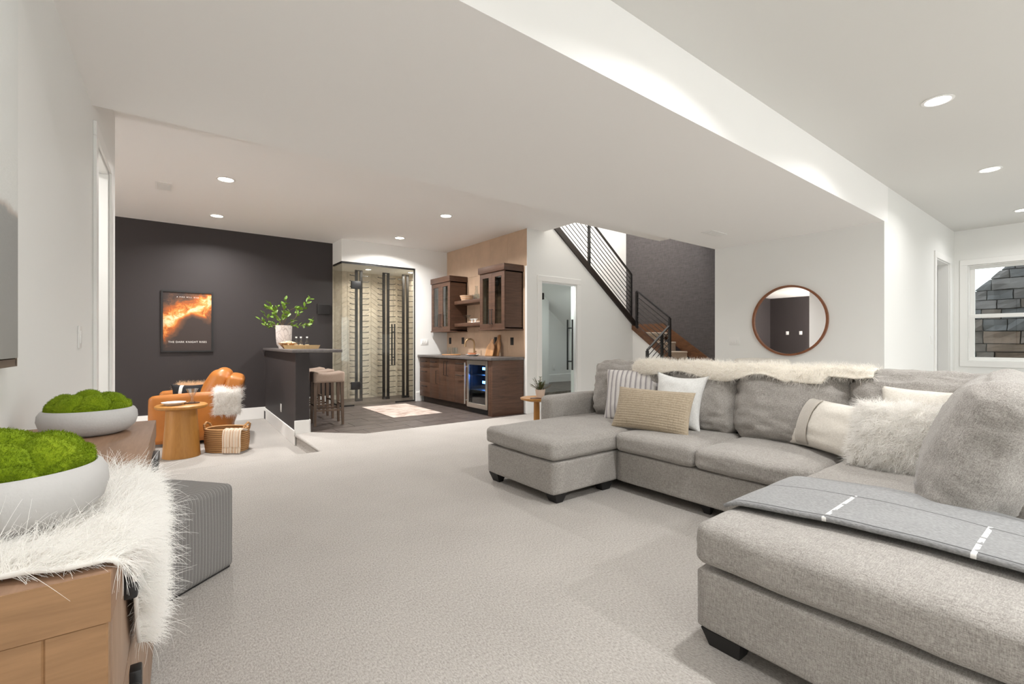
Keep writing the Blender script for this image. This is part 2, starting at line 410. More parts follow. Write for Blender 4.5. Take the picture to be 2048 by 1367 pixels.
def fur(name, src, m, parent, n, length, rad=.0006, k=5, lift=1.0, comb=(0, 0, 0), gravity=.6, curl=.25, keep=None, clump=0, tip=.25, swirl=None):
    """hair strands grown on the faces of src (in src's own space), one Curves object"""
    me = src.data if hasattr(src, 'data') else src
    me.calc_loop_triangles(); nt_ = len(me.loop_triangles)
    co = np.empty(len(me.vertices) * 3); me.vertices.foreach_get('co', co); co = co.reshape(-1, 3)
    tri = np.empty(nt_ * 3, dtype=np.int32); me.loop_triangles.foreach_get('vertices', tri); tri = tri.reshape(-1, 3)
    A, B, C_ = co[tri[:, 0]], co[tri[:, 1]], co[tri[:, 2]]
    cr = np.cross(B - A, C_ - A); ar = np.linalg.norm(cr, axis=1); nr = cr / np.maximum(ar, 1e-12)[:, None]
    if keep is not None: ar = ar * keep((A + B + C_) / 3, nr)
    idx = RNG.choice(nt_, n, p=ar / ar.sum())
    r1 = np.sqrt(RNG.random(n)); r2 = RNG.random(n)
    p = A[idx] * (1 - r1)[:, None] + B[idx] * (r1 * (1 - r2))[:, None] + C_[idx] * (r1 * r2)[:, None]
    d = nr[idx] * lift + np.array(comb) + RNG.normal(0, curl, (n, 3))
    if swirl: d += swirl(p)
    if clump:
        g = np.floor(p / clump); h = np.sin(g @ np.array([12.98, 78.23, 37.71])) * 43758.5; h2 = np.sin(g @ np.array([39.3, 11.1, 83.1])) * 24634.6; h3 = np.sin(g @ np.array([73.1, 52.2, 9.1])) * 1534.6
        d += np.stack([h - np.floor(h) - .5, h2 - np.floor(h2) - .5, h3 - np.floor(h3) - .5], 1) * 1.1
    d /= np.linalg.norm(d, axis=1)[:, None]
    L = length * (.55 + .7 * RNG.random(n)); pts = np.empty((n, k, 3)); q = p.copy(); step = L / (k - 1)
    bend = RNG.normal(0, curl * .5, (n, 3))
    for i in range(k):
        pts[:, i] = q; q = q + d * step[:, None]
        d = d + np.array([0, 0, -gravity / k]) + bend / k * 2; d /= np.linalg.norm(d, axis=1)[:, None]
    c = bpy.data.hair_curves.new(name); c.add_curves([k] * n)
    c.position_data.foreach_set('vector', pts.reshape(-1).astype(np.float32))
    ra = c.attributes.get('radius') or c.attributes.new('radius', 'FLOAT', 'POINT')
    prof = np.linspace(1, tip, k); ra.data.foreach_set('value', np.tile(prof * rad, n).astype(np.float32))
    c.materials.append(m); o = bpy.data.objects.new(name, c); COL.objects.link(o)
    o.parent = parent; o['kind'] = 'stuff'
    return o
def clip_poly(poly, clip):
    """Sutherland-Hodgman, both convex, counter-clockwise"""
    out = poly
    for i in range(len(clip)):
        a, b = clip[i], clip[(i + 1) % len(clip)]; inp, out = out, []
        side = lambda p: (b[0] - a[0]) * (p[1] - a[1]) - (b[1] - a[1]) * (p[0] - a[0])
        for j in range(len(inp)):
            p, q = inp[j], inp[(j + 1) % len(inp)]; sp, sq = side(p), side(q)
            if sp >= 0: out.append(p)
            if sp * sq < 0:
                t = sp / (sp - sq); out.append((p[0] + t * (q[0] - p[0]), p[1] + t * (q[1] - p[1])))
        if len(out) < 3: return []
    return out
# ------------------------------------------------------------------ the room
ZC, ZS, ZW = 3.03, 2.60, 2.63          # ceiling, soffit and wine-room heads
XB, YG, YD, YB = 4.82, 8.50, 9.03, 5.88  # bar wall, glass wall, dark wall, door wall
SUNK = -.15
WA = R(-1.9)                            # the TV side of the room runs 1.9 degrees off the rest

def poly_slab(name, m, pts, z0, z1, parent=None): return struct(MB().prism(pts, 2, z0, z1).obj(name, m, parent))
def sbox(name, m, a, b, bev=0, parent=None): return struct(box(name, m, parent, a, b, bev))

# floors
fl = MB().prism([(-.9, -4.6), (10.9, -4.6), (10.9, 1.8), (8.7, 1.8), (8.7, 5.88), (4.82, 5.88), (4.82, 5.86), (2.13, 5.86), (1.60, 6.39), (1.43, 6.39), (1.43, 5.19), (-.9, 5.19)], 2, -.3, 0)
fl = fl.obj('floor', carpet); struct(fl)
nose = MB().tube([(1.425, 6.39, -.018), (1.425, 5.185, -.018), (-.3, 5.185, -.018)], .02, 10).obj('step_nosing', carpet, fl, smooth=True)
poly_slab('floor_sunken', carpet, [(-7.2, 5.19), (1.66, 5.19), (1.66, 9.1), (-7.2, 9.1)], -.4, SUNK)
fb = sbox('floor_bar', plain('grout', (.045, .04, .038), .9), (1.5, 5.86, -.2), (4.9, 9.8, -.014))
def tile_mats():
    for m in (slate, tan_tile_a):
        nt = m.node_tree; mp = next(n for n in nt.nodes if n.type == 'MAPPING'); oi = nt.nodes.new('ShaderNodeObjectInfo')
        mu = nt.nodes.new('ShaderNodeMath'); mu.operation = 'MULTIPLY'; mu.inputs[1].default_value = 17
        nt.links.new(oi.outputs['Random'], mu.inputs[0]); nt.links.new(mu.outputs[0], mp.inputs['Location'])
tile_mats()
TW, TD = .61, .305
full = {}
regA = [(1.60, 6.39), (4.82, 6.39), (4.82, 9.73), (1.60, 9.73)]
regB = [(2.13, 5.86), (4.82, 5.86), (4.82, 6.39), (1.60, 6.39)]
for iy in range(-1, 14):
    for ix in range(-1, 7):
        x0 = 1.6 + ix * TW + (iy % 2) * TW / 2; y0 = 5.86 + iy * TD
        q = [(x0 + .003, y0 + .003), (x0 + TW - .003, y0 + .003), (x0 + TW - .003, y0 + TD - .003), (x0 + .003, y0 + TD - .003)]
        if y0 > 8.6 and x0 < 2.0: continue
        for reg in (regA, regB):
            c = clip_poly(q, reg)
            if len(c) > 2 and abs(sum(c[i][0] * c[(i + 1) % len(c)][1] - c[(i + 1) % len(c)][0] * c[i][1] for i in range(len(c)))) > .004:
                cx = sum(p[0] for p in c) / len(c); cy = sum(p[1] for p in c) / len(c)
                t = MB().prism([(p[0] - cx, p[1] - cy) for p in c], 2, -.014, random.uniform(-.0008, .0006))
                t.obj('tile', slate, fb, loc=(cx, cy, 0))
sbox('floor_closet', slate, (4.9, 6.03, -.1), (9.5, 7.6, .30))

# ceilings and the dropped beam
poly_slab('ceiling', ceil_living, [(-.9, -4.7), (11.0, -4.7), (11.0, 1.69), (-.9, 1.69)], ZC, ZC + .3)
poly_slab('ceiling_bar', ceil_white, [(-7.3, 3.79), (7.37, 3.79), (7.37, 5.15), (5.2, 5.15), (5.2, 9.9), (-7.3, 9.9)], ZC, ZC + .3)
sbox('ceiling_beam', ceil_white, (-.9, 1.69, ZS), (6.99, 3.79, ZC + .3))
sbox('ceiling_stairs', ceil_white, (4.9, 3.7, 5.6), (8.9, 7.1, 5.7))
sbox('wall_stair_front', wall_white, (4.9, 5.0, ZC + .3), (8.9, 5.15, 5.6)); sbox('wall_stair_side', wall_white, (5.05, 5.15, ZC + .3), (5.2, 7.0, 5.6))

# TV-side wall (slightly rotated) with a doorway behind the beam
wl = MB()
wl.box((-.16, -4.8, -.3), (0, 3.93, ZC)); wl.box((-.16, 3.93, 2.44), (0, 4.64, ZC)); wl.box((-.16, 4.64, -.3), (0, 5.06, ZC))
wl = struct(wl.obj('wall_left', wall_white, loc=(-.43, 0, 0), rot=(0, 0, WA)))
d2 = MB()
for a, b in (((0, 3.84, 0), (.018, 3.93, 2.4395)), ((0, 4.64, 0), (.018, 4.73, 2.4395)), ((0, 3.84, 2.44), (.018, 4.73, 2.53))): d2.box(a, b)
for a, b in (((-.15, 3.931, 0), (-.001, 3.945, 2.424)), ((-.15, 4.625, 0), (-.001, 4.639, 2.424)), ((-.15, 3.931, 2.4245), (-.001, 4.639, 2.439))): d2.box(a, b)
d2 = struct(d2.bevel(.003, 1).obj('door_2', trim_white, loc=(-.43, 0, 0), rot=(0, 0, WA)))
box('door_leaf', trim_white, d2, (-.83, 3.948, .01), (-.15, 3.985, 2.42), .004)
sbox('floor_hall', carpet, (-2.3, 2.9, -.2), (-.5, 4.92, -.002)); sbox('ceiling_hall', ceil_white, (-2.4, 2.8, 2.75), (-.48, 4.92, 2.85)); sbox('wall_hall', wall_white, (-2.4, 2.8, 0), (-2.3, 4.92, 2.75)); sbox('wall_hall_near', wall_white, (-2.4, 2.8, 0), (-.5, 2.9, 2.75))
lamp('hall_light', 'AREA', (-1.3, 3.9, 2.7), 24, (1, .98, .95), .3)
sbox('wall_nook_front', wall_white, (-7.2, 4.92, -.4), (-.42, 5.06, ZC)); sbox('wall_nook_left', wall_dark, (-7.3, 4.9, -.4), (-7.1, 9.2, ZC))
sbox('wall_back', wall_dark, (-7.3, YD, -.4), (2.66, YD + .1, ZC))
bb = MB().box((-7.1, YD - .016, SUNK), (1.62, YD, .05)).bevel(.004); struct(bb.obj('baseboard_back', trim_white))
bb = MB().box((1.72, YD - .016, 0), (2.66, YD, .17)).bevel(.004); struct(bb.obj('baseboard_bar', trim_white))

# half wall of the bar (also a little rotated), its cap of white baseboard
PW = R(-2.1)
pw = struct(MB().box((0, 0, -.3), (.165, 2.63, 1.03)).obj('wall_half', wall_dark, loc=(1.425, 6.40, 0), rot=(0, 0, PW)))
b = MB().box((-.016, -.016, SUNK), (0, 2.61, .035)).box((-.016, -.016, -.01), (.181, 0, .165)).box((.165, -.016, 0), (.181, 2.61, .165)); b.bevel(.004)
struct(b.obj('baseboard_half_wall', trim_white, loc=(1.425, 6.40, 0), rot=(0, 0, PW)))

# wine room: head, side walls, chevron back wall
sbox('wall_wine_head', wall_white, (2.66, YG, ZW), (4.97, 9.9, ZC))
sbox('wall_glass_side', wall_white, (4.11, YG, 0), (4.97, YG + .12, ZW))
b = MB().box((4.11, YG - .016, 0), (4.245, YG, .18)).bevel(.004); struct(b.obj('baseboard_glass_side', trim_white))
sbox('wall_wine_right', wine_cream, (4.40, YG + .12, 0), (4.5, 9.75, ZW)); sbox('wall_wine_left', wine_cream, (2.52, YD + .1, 0), (2.66, 9.75, ZW))
ww = sbox('wall_wine', wine_cream, (2.5, 9.73, -.1), (4.5, 9.85, ZW))
ch = MB()
for k in range(7):
    xa = 2.66 + k * .25
    for j in range(-2, 27):
        z0 = j * .098; sgn = 1 if k % 2 else -1; dz = .17 * sgn
        zl, zr = (z0, z0 + .17) if sgn > 0 else (z0 + .17, z0)
        c = clip_poly([(xa + .003, zl + .003), (xa + .247, zr + .003), (xa + .247, zr + .094), (xa + .003, zl + .094)], [(2.66, 0), (4.40, 0), (4.40, ZW), (2.66, ZW)])
        if len(c) > 2: ch.prism(c, 1, 9.722 - random.uniform(0, .003), 9.735)
o = ch.obj('chevron_tile', plain('chevron_tile', (.63, .555, .455), .35, var=.18, vscale=14), ww); o['kind'] = 'stuff'

# bar wall with tall tan tiles, white edge trim towards the stairs
wb = sbox('wall_bar', wall_white, (XB + .012, YB + .12, 0), (XB + .15, YG + .02, ZC))
nY = 5; wy = (8.5 - 5.885) / nY
for i in range(nY):
    for j, (z0, z1) in enumerate(((.90, 1.80), (1.80, 2.415), (2.415, ZC))):
        ya = 5.885 + i * wy
        t = MB().box((0, -wy / 2 + .0012, z0 - (z0 + z1) / 2 + .0012), (.014, wy / 2 - .0012, (z1 - z0) / 2 - .0012))
        t.obj('tile', tan_tile_a, wb, loc=(XB - random.uniform(0, .001), ya + wy / 2, (z0 + z1) / 2))
sbox('trim_1', trim_white, (XB - .006, YB - .004, 0), (XB + .02, YB + .045, 2.42))

# wall below the stairs, with the glass door
def zstr(x): return 1.50 + .755 * (7.53 - x)       # underside of the upper stringer
wd = MB()
wd.prism([(XB, 0), (5.13, 0), (5.13, zstr(5.13)), (XB, zstr(5.13))], 1, YB, YB + .12)
wd.prism([(5.13, 2.19), (5.96, 2.19), (5.96, zstr(5.96)), (5.13, zstr(5.13))], 1, YB, YB + .12)
wd.prism([(5.96, 0), (7.53, 0), (7.53, zstr(7.53)), (5.96, zstr(5.96))], 1, YB, YB + .12)
struct(wd.obj('wall_door', wall_white))
ws = MB().prism([(YB, 0), (YB, 1.46), (5.0, .80), (5.0, 0)], 0, 7.53, 7.63); struct(ws.obj('wall_stair', wall_white))
d1 = MB()
for a, b in (((5.035, YB - .02, 0), (5.13, YB, 2.1895)), ((5.96, YB - .02, 0), (6.055, YB, 2.1895)), ((5.035, YB - .02, 2.19), (6.055, YB, 2.285)),
             ((5.131, YB + .001, 0), (5.145, YB + .13, 2.174)), ((5.945, YB + .001, 0), (5.959, YB + .13, 2.174)), ((5.131, YB + .001, 2.1745), (5.959, YB + .13, 2.189))): d1.box(a, b)
d1 = struct(d1.bevel(.003, 1).obj('door_1', trim_white))
MB().box((5.15, 5.925, .02), (5.94, 5.935, 2.165)).obj('glass_leaf', glass, d1)
h = MB()
for y in (5.87, 5.99): h.tube([(5.845, y, .68), (5.845, y, 1.57)], .016, 10)
for z in (.83, 1.42): h.tube([(5.845, 5.87, z), (5.845, 5.99, z)], .012, 8)
h.obj('door_handle', black, d1, smooth=40)
for z in (1.89, .3): box('hinge', black, d1, (5.14, 5.905, z), (5.215, 5.95, z + .11), .003)
b = MB().box((6.055, YB - .016, 0), (7.53, YB, .16)).bevel(.004); struct(b.obj('baseboard_door', trim_white))
# closet under the stairs, seen through the glass door
sbox('wall_closet', wall_white, (4.9, 7.5, 0), (9.5, 7.6, 3.0)); sbox('wall_closet_left', wall_white, (4.98, 6.01, 0), (5.05, 7.6, 3.2))
sbox('wall_closet_pier', wall_white, (6.2, 7.28, 0), (6.56, 7.5, 3.0))
b = MB().box((6.56, 7.484, .30), (9.4, 7.5, .47)).bevel(.004); struct(b.obj('baseboard_closet', trim_white))
sl = MB().prism([(5.05, zstr(5.05) - .2), (7.50, zstr(7.50) - .2), (7.50, zstr(7.50) - .15), (5.05, zstr(5.05) - .15)], 1, 6.0, 7.5); struct(sl.obj('ceiling_closet', ceil_white))

# stair hall walls
struct(MB().prism([(4.9, zstr(4.9) + .08), (7.5, zstr(7.5) + .06), (7.6, 1.3), (8.7, 1.3), (8.7, 5.6), (4.9, 5.6)], 1, 6.9, 7.0).obj('wall_stair_back', wall_white)); sbox('wall_paper', wallpaper, (8.60, 3.6, 0), (8.75, 7.0, 5.6))
sbox('wall_mirror', wall_white, (6.85, 1.69, 0), (6.99, 3.79, ZS)); sbox('wall_mirror_back', wall_white, (6.99, 3.60, 0), (8.6, 3.79, ZC + .3))
sbox('wall_stair_soffit', wall_white, (7.37, 3.79, ZC + .3), (8.9, 3.9, 5.6))

# wall beyond the beam with a doorway, window wall, rear wall
w3 = MB(); w3.box((6.99, 1.69, 0), (9.385, 1.83, ZC)); w3.box((9.385, 1.69, 2.45), (10.31, 1.83, ZC)); w3.box((10.31, 1.69, 0), (10.9, 1.83, ZC)); struct(w3.obj('wall_side', wall_white))
d3 = MB()
for a, b in (((9.29, 1.672, 0), (9.385, 1.69, 2.4495)), ((10.31, 1.672, 0), (10.40, 1.69, 2.4495)), ((9.29, 1.672, 2.45), (10.40, 1.69, 2.545)),
             ((9.386, 1.691, 0), (9.40, 1.83, 2.434)), ((10.295, 1.691, 0), (10.309, 1.83, 2.434)), ((9.386, 1.691, 2.4345), (10.309, 1.83, 2.449))): d3.box(a, b)
d3 = struct(d3.bevel(.003, 1).obj('door_3', trim_white)); sbox('wall_passage', wall_white, (8.9, 2.6, 0), (10.9, 2.7, ZC)); sbox('wall_passage_side', wall_white, (10.32, 1.83, 0), (10.9, 2.7, ZC)); sbox('wall_passage_near', wall_white, (8.75, 1.83, 0), (8.9, 2.7, ZC)); sbox('ceiling_passage', ceil_white, (8.7, 1.8, ZC), (10.95, 2.8, ZC + .1)); sbox('floor_passage', carpet, (8.7, 1.8, -.2), (10.9, 2.75, 0))
wr = MB(); y0, y1, z0, z1 = -.35, 1.525, .86, 2.44
wr.box((10.7, -4.7, 0), (10.92, y0, ZC)); wr.box((10.7, y1, 0), (10.92, 1.83, ZC)); wr.box((10.7, y0, 0), (10.92, y1, z0)); wr.box((10.7, y0, z1), (10.92, y1, ZC))
struct(wr.obj('wall_right', wall_white))
w1 = MB(); c = .095
for a, b in (((10.68, y0 - c, z0 - c), (10.70, y1 + c, z0)), ((10.68, y0 - c, z1), (10.70, y1 + c, z1 + c)), ((10.68, y0 - c, z0), (10.70, y0, z1)), ((10.68, y1, z0), (10.70, y1 + c, z1))): w1.box(a, b)
for a, b in (((10.701, y0 + .001, z0 + .016), (10.90, y0 + .012, z1 - .016)), ((10.701, y1 - .012, z0 + .016), (10.90, y1 - .001, z1 - .016)), ((10.701, y0 + .001, z0 + .001), (10.90, y1 - .001, z0 + .0155)), ((10.701, y0 + .001, z1 - .0155), (10.90, y1 - .001, z1 - .001))): w1.box(a, b)
w1 = struct(w1.bevel(.003, 1).obj('window_1', trim_white))
zm = 1.60
for nm, za, zb, x in (('upper_sash', zm - .03, z1, 10.80), ('lower_sash', z0, zm + .03, 10.77)):
    s = MB(); f = .062
    s.box((x, y0 + .01, za), (x + .035, y1 - .01, za + f)); s.box((x, y0 + .01, zb - f), (x + .035, y1 - .01, zb)); s.box((x, y0 + .01, za + f), (x + .035, y0 + .01 + f, zb - f)); s.box((x, y1 - .01 - f, za + f), (x + .035, y1 - .01, zb - f))
    sa = s.bevel(.004, 1).obj(nm, trim_white, w1)
    MB().box((x + .014, y0 + .07, za + f), (x + .019, y1 - .07, zb - f)).obj('pane', glass, sa)
# rear wall: two unseen big windows, added to let daylight in
wq = MB()
for xa, xb in ((-.9, 1.0), (3.9, 4.3), (7.2, 10.9)): wq.box((xa, -4.7, 0), (xb, -4.55, ZC))
for xa, xb in ((1.0, 3.9), (4.3, 7.2)): wq.box((xa, -4.7, 2.4), (xb, -4.55, ZC)); wq.box((xa, -4.7, 0), (xb, -4.55, .25))
struct(wq.obj('wall_rear', wall_white))
for k, (xa, xb) in enumerate(((1.0, 3.9), (4.3, 7.2))):
    q = MB()
    for a, b in (((xa, .25), (xb, .32)), ((xa, 2.33), (xb, 2.4)), ((xa, .32), (xa + .07, 2.33)), ((xb - .07, .32), (xb, 2.33)), (((xa + xb) / 2 - .04, .32), ((xa + xb) / 2 + .04, 2.33))): q.box((a[0], -4.66, a[1]), (b[0], -4.58, b[1]))
    q = struct(q.obj('window_%d' % (k + 2), trim_white)); MB().box((xa + .05, -4.63, .3), (xb - .05, -4.625, 2.35)).obj('pane', glass, q)

# rough block wall of the window well
wwell = struct(MB().box((12.75, -3, -.4), (13.3, 3.2, .35)).obj('wall_window_well', snow_m))
stone_cols = [plain('stone_%d' % i, c, .95, bmp=.9, bscale=9, var=.25, vscale=7) for i, c in enumerate(((.085, .085, .092), (.105, .085, .076), (.10, .092, .094), (.13, .092, .072)))]
def topline(y): return 2.61 - (y - 1.28) * 1.05 if y > 1.28 else 2.61 + (1.28 - y) * .1
z = .30; row = 0
while z < 3.0:
    hh = random.uniform(.15, .24); y = -2.6 - random.random() * .3
    while y < 2.9:
        ww_ = random.uniform(.22, .55); ym = y + ww_ / 2
        c = clip_poly([(y + .008, z + .008), (y + ww_ - .008, z + .008), (y + ww_ - .008, z + hh - .008), (y + .008, z + hh - .008)], [(-3, 0), (2.6, 0), (2.6, topline(2.6)), (1.28, topline(1.28)), (-3, topline(-3))])
        if len(c) > 2:
            s = MB(); s.prism(c, 0, 12.62 + random.uniform(-.03, .03), 12.95)
            bmesh.ops.subdivide_edges(s.b, edges=list(s.b.edges), cuts=1, use_grid_fill=True)
            for v in s.b.verts:
                if v.co.x < 12.8: v.co += Vector((noise.noise(v.co * 6) * .09, noise.noise(v.co * 9 + Vector((3, 0, 0))) * .012, noise.noise(v.co * 9 + Vector((0, 5, 0))) * .012))
            s.obj('stone', stone_cols[random.choice((1, 3, 1, 2) if z < 1.35 else (0, 2, 0, 1))], wwell)
        y += ww_
    z += hh; row += 1
struct(MB().prism([(-2.8, .3), (2.6, .3), (2.6, topline(2.6) - .03), (1.28, 2.58), (-2.8, 2.9)], 0, 12.80, 12.98).obj('wall_window_well_core', plain('joint_dark', (.05, .047, .045), .95)))
sbox('ground', snow_m, (10.92, -4, -.4), (16, 4, .30))
# ------------------------------------------------------------------ sectional sofa
sofa = thing('sectional_sofa', 'large U-shaped light grey tweed sectional sofa on black wedge feet', 'sofa', (3.0, 1.7, 0))
def SO(me, name, m, c, rot=None): return link(name, me, m, sofa, (c[0] - 3.0, c[1] - 1.7, c[2]), rot)
def base(x0, y0, x1, y1, z0=.07, z1=.31, r=.02, seed=0):
    SO(cushion_mesh('base', x1 - x0, y1 - y0, z1 - z0, r, (0, 0, 0), 14, .0015, 4, seed), 'base', sofa_fab, ((x0 + x1) / 2, (y0 + y1) / 2, (z0 + z1) / 2))
base(2.235, 2.43, 3.9, 3.26, seed=1); base(2.90, .98, 3.95, 2.425, seed=2); base(1.655, .06, 3.95, .995, z1=.30, seed=3)
def cush(x0, y0, x1, y1, z0, z1, r=.042, b=(.006, .006, .020), seed=0, n=26, wr=.005, fine=.5):
    return SO(cushion_mesh('seat_cushion', x1 - x0, y1 - y0, z1 - z0, r, b, n, wr, 4, seed, fine), 'seat_cushion', sofa_fab, ((x0 + x1) / 2, (y0 + y1) / 2, (z0 + z1) / 2))
cush(2.215, 2.415, 3.62, 3.27, .315, .455, seed=4)
cush(2.865, 1.745, 3.62, 2.412, .315, .455, seed=5); cush(2.865, 1.01, 3.62, 1.742, .315, .455, seed=6)
cush(1.645, .05, 3.62, 1.005, .312, .472, .048, (.008, .008, .024), seed=7, n=36)
# back frames
def frame(x0, y0, x1, y1, z0, z1, seed, rot=None, r=.05): SO(cushion_mesh('back_frame', x1 - x0, y1 - y0, z1 - z0, r, (0, 0, .01), 16, .003, 4, seed), 'back_frame', sofa_fab, ((x0 + x1) / 2, (y0 + y1) / 2, (z0 + z1) / 2), rot)
frame(3.73, -.1, 3.98, 3.43, .07, .95, 11, (0, R(3), 0)); frame(2.60, -.02, 3.75, .27, .07, .84, 12)
def backc(cx, cy, cz, w, h, t, rz, lean, seed, b=.05, wr=.012):
    me = cushion_mesh('back_cushion', w, t, h, .10, (.012, b, .02), 28, wr, 5.5, seed, 1.0)
    SO(me, 'back_cushion', sofa_fab, (cx, cy, cz), (R(lean), 0, R(rz)))
# facing the TV wall: local -y is the front, so rz = -90 turns it to -x
for y0, y1, sd in ((2.42, 3.24, 21), (1.80, 2.41, 22), (1.07, 1.795, 23), (.32, 1.06, 24)):
    backc(3.60, (y0 + y1) / 2, .70, y1 - y0 - .004, .54, .22, -90, -9, sd)
backc(2.98, .36, .715, 1.10, .60, .25, 185, -20, 27, .06, .010)
# raised end of the back and the low arm at the far end
SO(cushion_mesh('arm', .86, .19, .58, .05, (0, .006, .012), 20, .004, 4, 32), 'arm', sofa_fab, (3.415, 3.36, .355))
def leg(cx, cy, w, d, rz=0, ang=.03):
    q = MB(); a, b = w / 2, d / 2; i = ang
    q.raw([(-a + i, -b + i * .6, 0), (a - i, -b + i * .6, 0), (a - i, b - i * .6, 0), (-a + i, b - i * .6, 0), (-a, -b, .074), (a, -b, .074), (a, b, .074), (-a, b, .074)], [(0, 3, 2, 1), (4, 5, 6, 7), (0, 1, 5, 4), (1, 2, 6, 5), (2, 3, 7, 6), (3, 0, 4, 7)])
    q.obj('leg', black_soft, sofa, loc=(cx - 3.0, cy - 1.7, 0), rot=(0, 0, rz))
for p in ((2.33, 2.51, .12, .12), (2.29, 3.18, .10, .12), (2.83, 2.50, .14, .10), (1.72, .90, .12, .15), (1.72, .16, .12, .15), (3.85, 3.25, .12, .12), (3.85, .1, .12, .12), (2.98, 1.7, .08, .08)): leg(*p)

# throw over the return
def thr(u, v):
    # u across (towards +x), v along from the far edge to the camera side
    x = 1.87 + .055 * math.sin(v * 2.2) + u * (.58 - .06 * v) + .05 * v * (1 - u); y = .992 - v * 1.035
    ex = (min(x - 1.62, 9)); zt = .498 + .030 * (1 - ((y - .53) / .48) ** 2) * max(0, 1 - ((x - 2.63) / 1.0) ** 2)
    if y > .93: zt -= ((y - .93) / .062) ** 2 * .022
    if y < .07: zt -= min(.3, ((.07 - y) / .09) ** 2 * .06)
    zt += .004 * noise.noise(Vector((x * 6, y * 6, 0)))
    return (x, y, zt)
o = link('throw_blanket', sheet_mesh('throw_blanket', thr, 26, 48, .016), throw_grey)
tag(o, 'folded grey wool throw with white dashed lines lying across the near sofa seat', 'blanket')

# fur runner along the top of the back cushions
def furtop(u, v):
    y = 2.72 - u * 1.80; a = v
    prof = [(3.478, .86), (3.492, .93), (3.53, .975), (3.60, .992), (3.68, .975), (3.76, .935), (3.86, .925), (3.96, .915)]
    t = a * 7; i = min(6, int(t)); f = t - i
    x = prof[i][0] * (1 - f) + prof[i + 1][0] * f; z = prof[i][1] * (1 - f) + prof[i + 1][1] * f
    drop = 1 if a > .3 else 1
    lowest = .885 + .04 * math.sin(y * 9) + (.03 if y < 1.4 else 0)
    if a < .3: z = max(z, lowest - .02 * a)
    if u > .86 and a < .28: z = max(z, .93); x += .02
    return (x - .012, y, z + .012 + .008 * math.sin(u * 23) * (1 - a))
ft = thing('fur_throw', 'long cream fur throw lying along the top of the sofa back', 'throw', (3.6, 1.8, .98))
me = sheet_mesh('hide', furtop, 60, 14, .012); me.transform(Matrix.Translation((-3.6, -1.8, -.98)))
hd = link('hide', me, skin_cream, ft)
fur('fur', hd, fur_cream, ft, 26000, .040, .0008, 5, .6, (-.25, 0, .12), .9, .35, clump=.035)

# scatter cushions
def cushion(name, label, mesh, m, loc, rz, lean, cat='cushion', **kw):
    o = link(name, mesh, m, None, loc); o.rotation_euler = (R(lean), R(kw.get('roll', 0)), R(rz)); tag(o, label, cat, kw.get('group')); return o
stripe = stripes_mat('cushion_stripes', 0, .046, [(0, (.70, .67, .65)), (.40, (.36, .335, .345)), (.72, (.74, .71, .69)), (.80, (.52, .49, .49)), (.88, (.72, .69, .67))])
cushion('striped_cushion', 'white cushion with grey ticking stripes in the far sofa corner', pillow_mesh('striped_cushion', .56, .48, .17, 28, .06, seed=1, wr=.012), stripe, (3.38, 2.63, .466), -70, -18, roll=-3)
cushion('white_cushion', 'plain pale white square cushion behind the tan waffle cushion', pillow_mesh('white_cushion', .45, .46, .16, 26, .17, seed=2, wr=.012), white_cloth, (3.32, 2.19, .465), -84, -16, roll=2)
def waffle(u, v):
    a = abs(math.sin(u * math.pi * 17)); b = abs(math.sin(v * math.pi * 9)); return .006 * (a * b) ** .5
cushion('waffle_cushion', 'tan waffle-knit lumbar cushion in front on the sofa seat', pillow_mesh('waffle_cushion', .64, .35, .15, 110, .05, seed=3, relief=waffle), tan_knit, (3.08, 2.26, .462), -78, -24, roll=1)
o = cushion('lumbar_cushion', 'long cream lumbar cushion with a band of fine stripes', pillow_mesh('lumbar_cushion', .74, .35, .17, 26, .12, seed=4, wr=.01), cream_cloth, (3.27, 1.09, .470), -124, -20)
# band of raised fine stripes woven across the lumbar cushion
def band(u, v, x0=-.245, x1=-.13):
    w, h, t, pin = .74, .35, .17, .12
    x = x0 + (x1 - x0) * u; vv = (2 * v - 1) * .93; uu = x / (w / 2)
    th = t / 2 * max(0, (1 - uu * uu) * (1 - vv * vv)) ** .5
    return (x, -th - .007 - .0022 * (math.sin(u * math.pi * 13) ** 2), h / 2 * vv * (1 - pin * (1 - uu * uu) * abs(vv)) + h / 2)
link('stripe_band', sheet_mesh('stripe_band', band, 78, 18, -.004), stripes_mat('band_cloth', 0, .0088, [(0, (.42, .38, .33)), (.5, (.66, .62, .57))]), o)
fp = thing('fur_cushion', 'fluffy white long-haired fur cushion against the lumbar cushion', 'cushion', (3.06, .71, .476)); fp.rotation_euler = (R(-20), 0, R(-98))
fpc = link('cover', pillow_mesh('cover', .44, .37, .16, 22, .05, seed=6), skin_white, fp)
fur('fur', fpc, fur_white, fp, 22000, .055, .0007, 6, .7, (0, 0, -.2), .7, .4, clump=.03)
cushion('back_scatter_cushion', 'off-white cushion tucked behind the fluffy fur cushion', pillow_mesh('back_scatter_cushion', .52, .44, .15, 24, .08, seed=7, wr=.01), cream_cloth, (3.37, .62, .475), -92, -14)

# ------------------------------------------------------------------ ottoman
pin = stripes_mat('pinstripe', 0, .0185, [(0, (.205, .195, .188)), (.38, (.235, .222, .214)), (.70, (.205, .195, .188)), (.84, (.41, .395, .38)), (.95, (.22, .21, .2))])
ot = thing('ottoman', 'grey cube pouf with white pinstripes beside the console', 'ottoman', (.028, 2.826, 0), R(40.7))
link('cover', cushion_mesh('cover', .43, .43, .428, .03, (.006, .006, .012), 22, .002, 5, 41), pin, ot, (0, 0, .219))
box('base', black_soft, ot, (-.2, -.2, 0), (.2, .2, .02), .004)

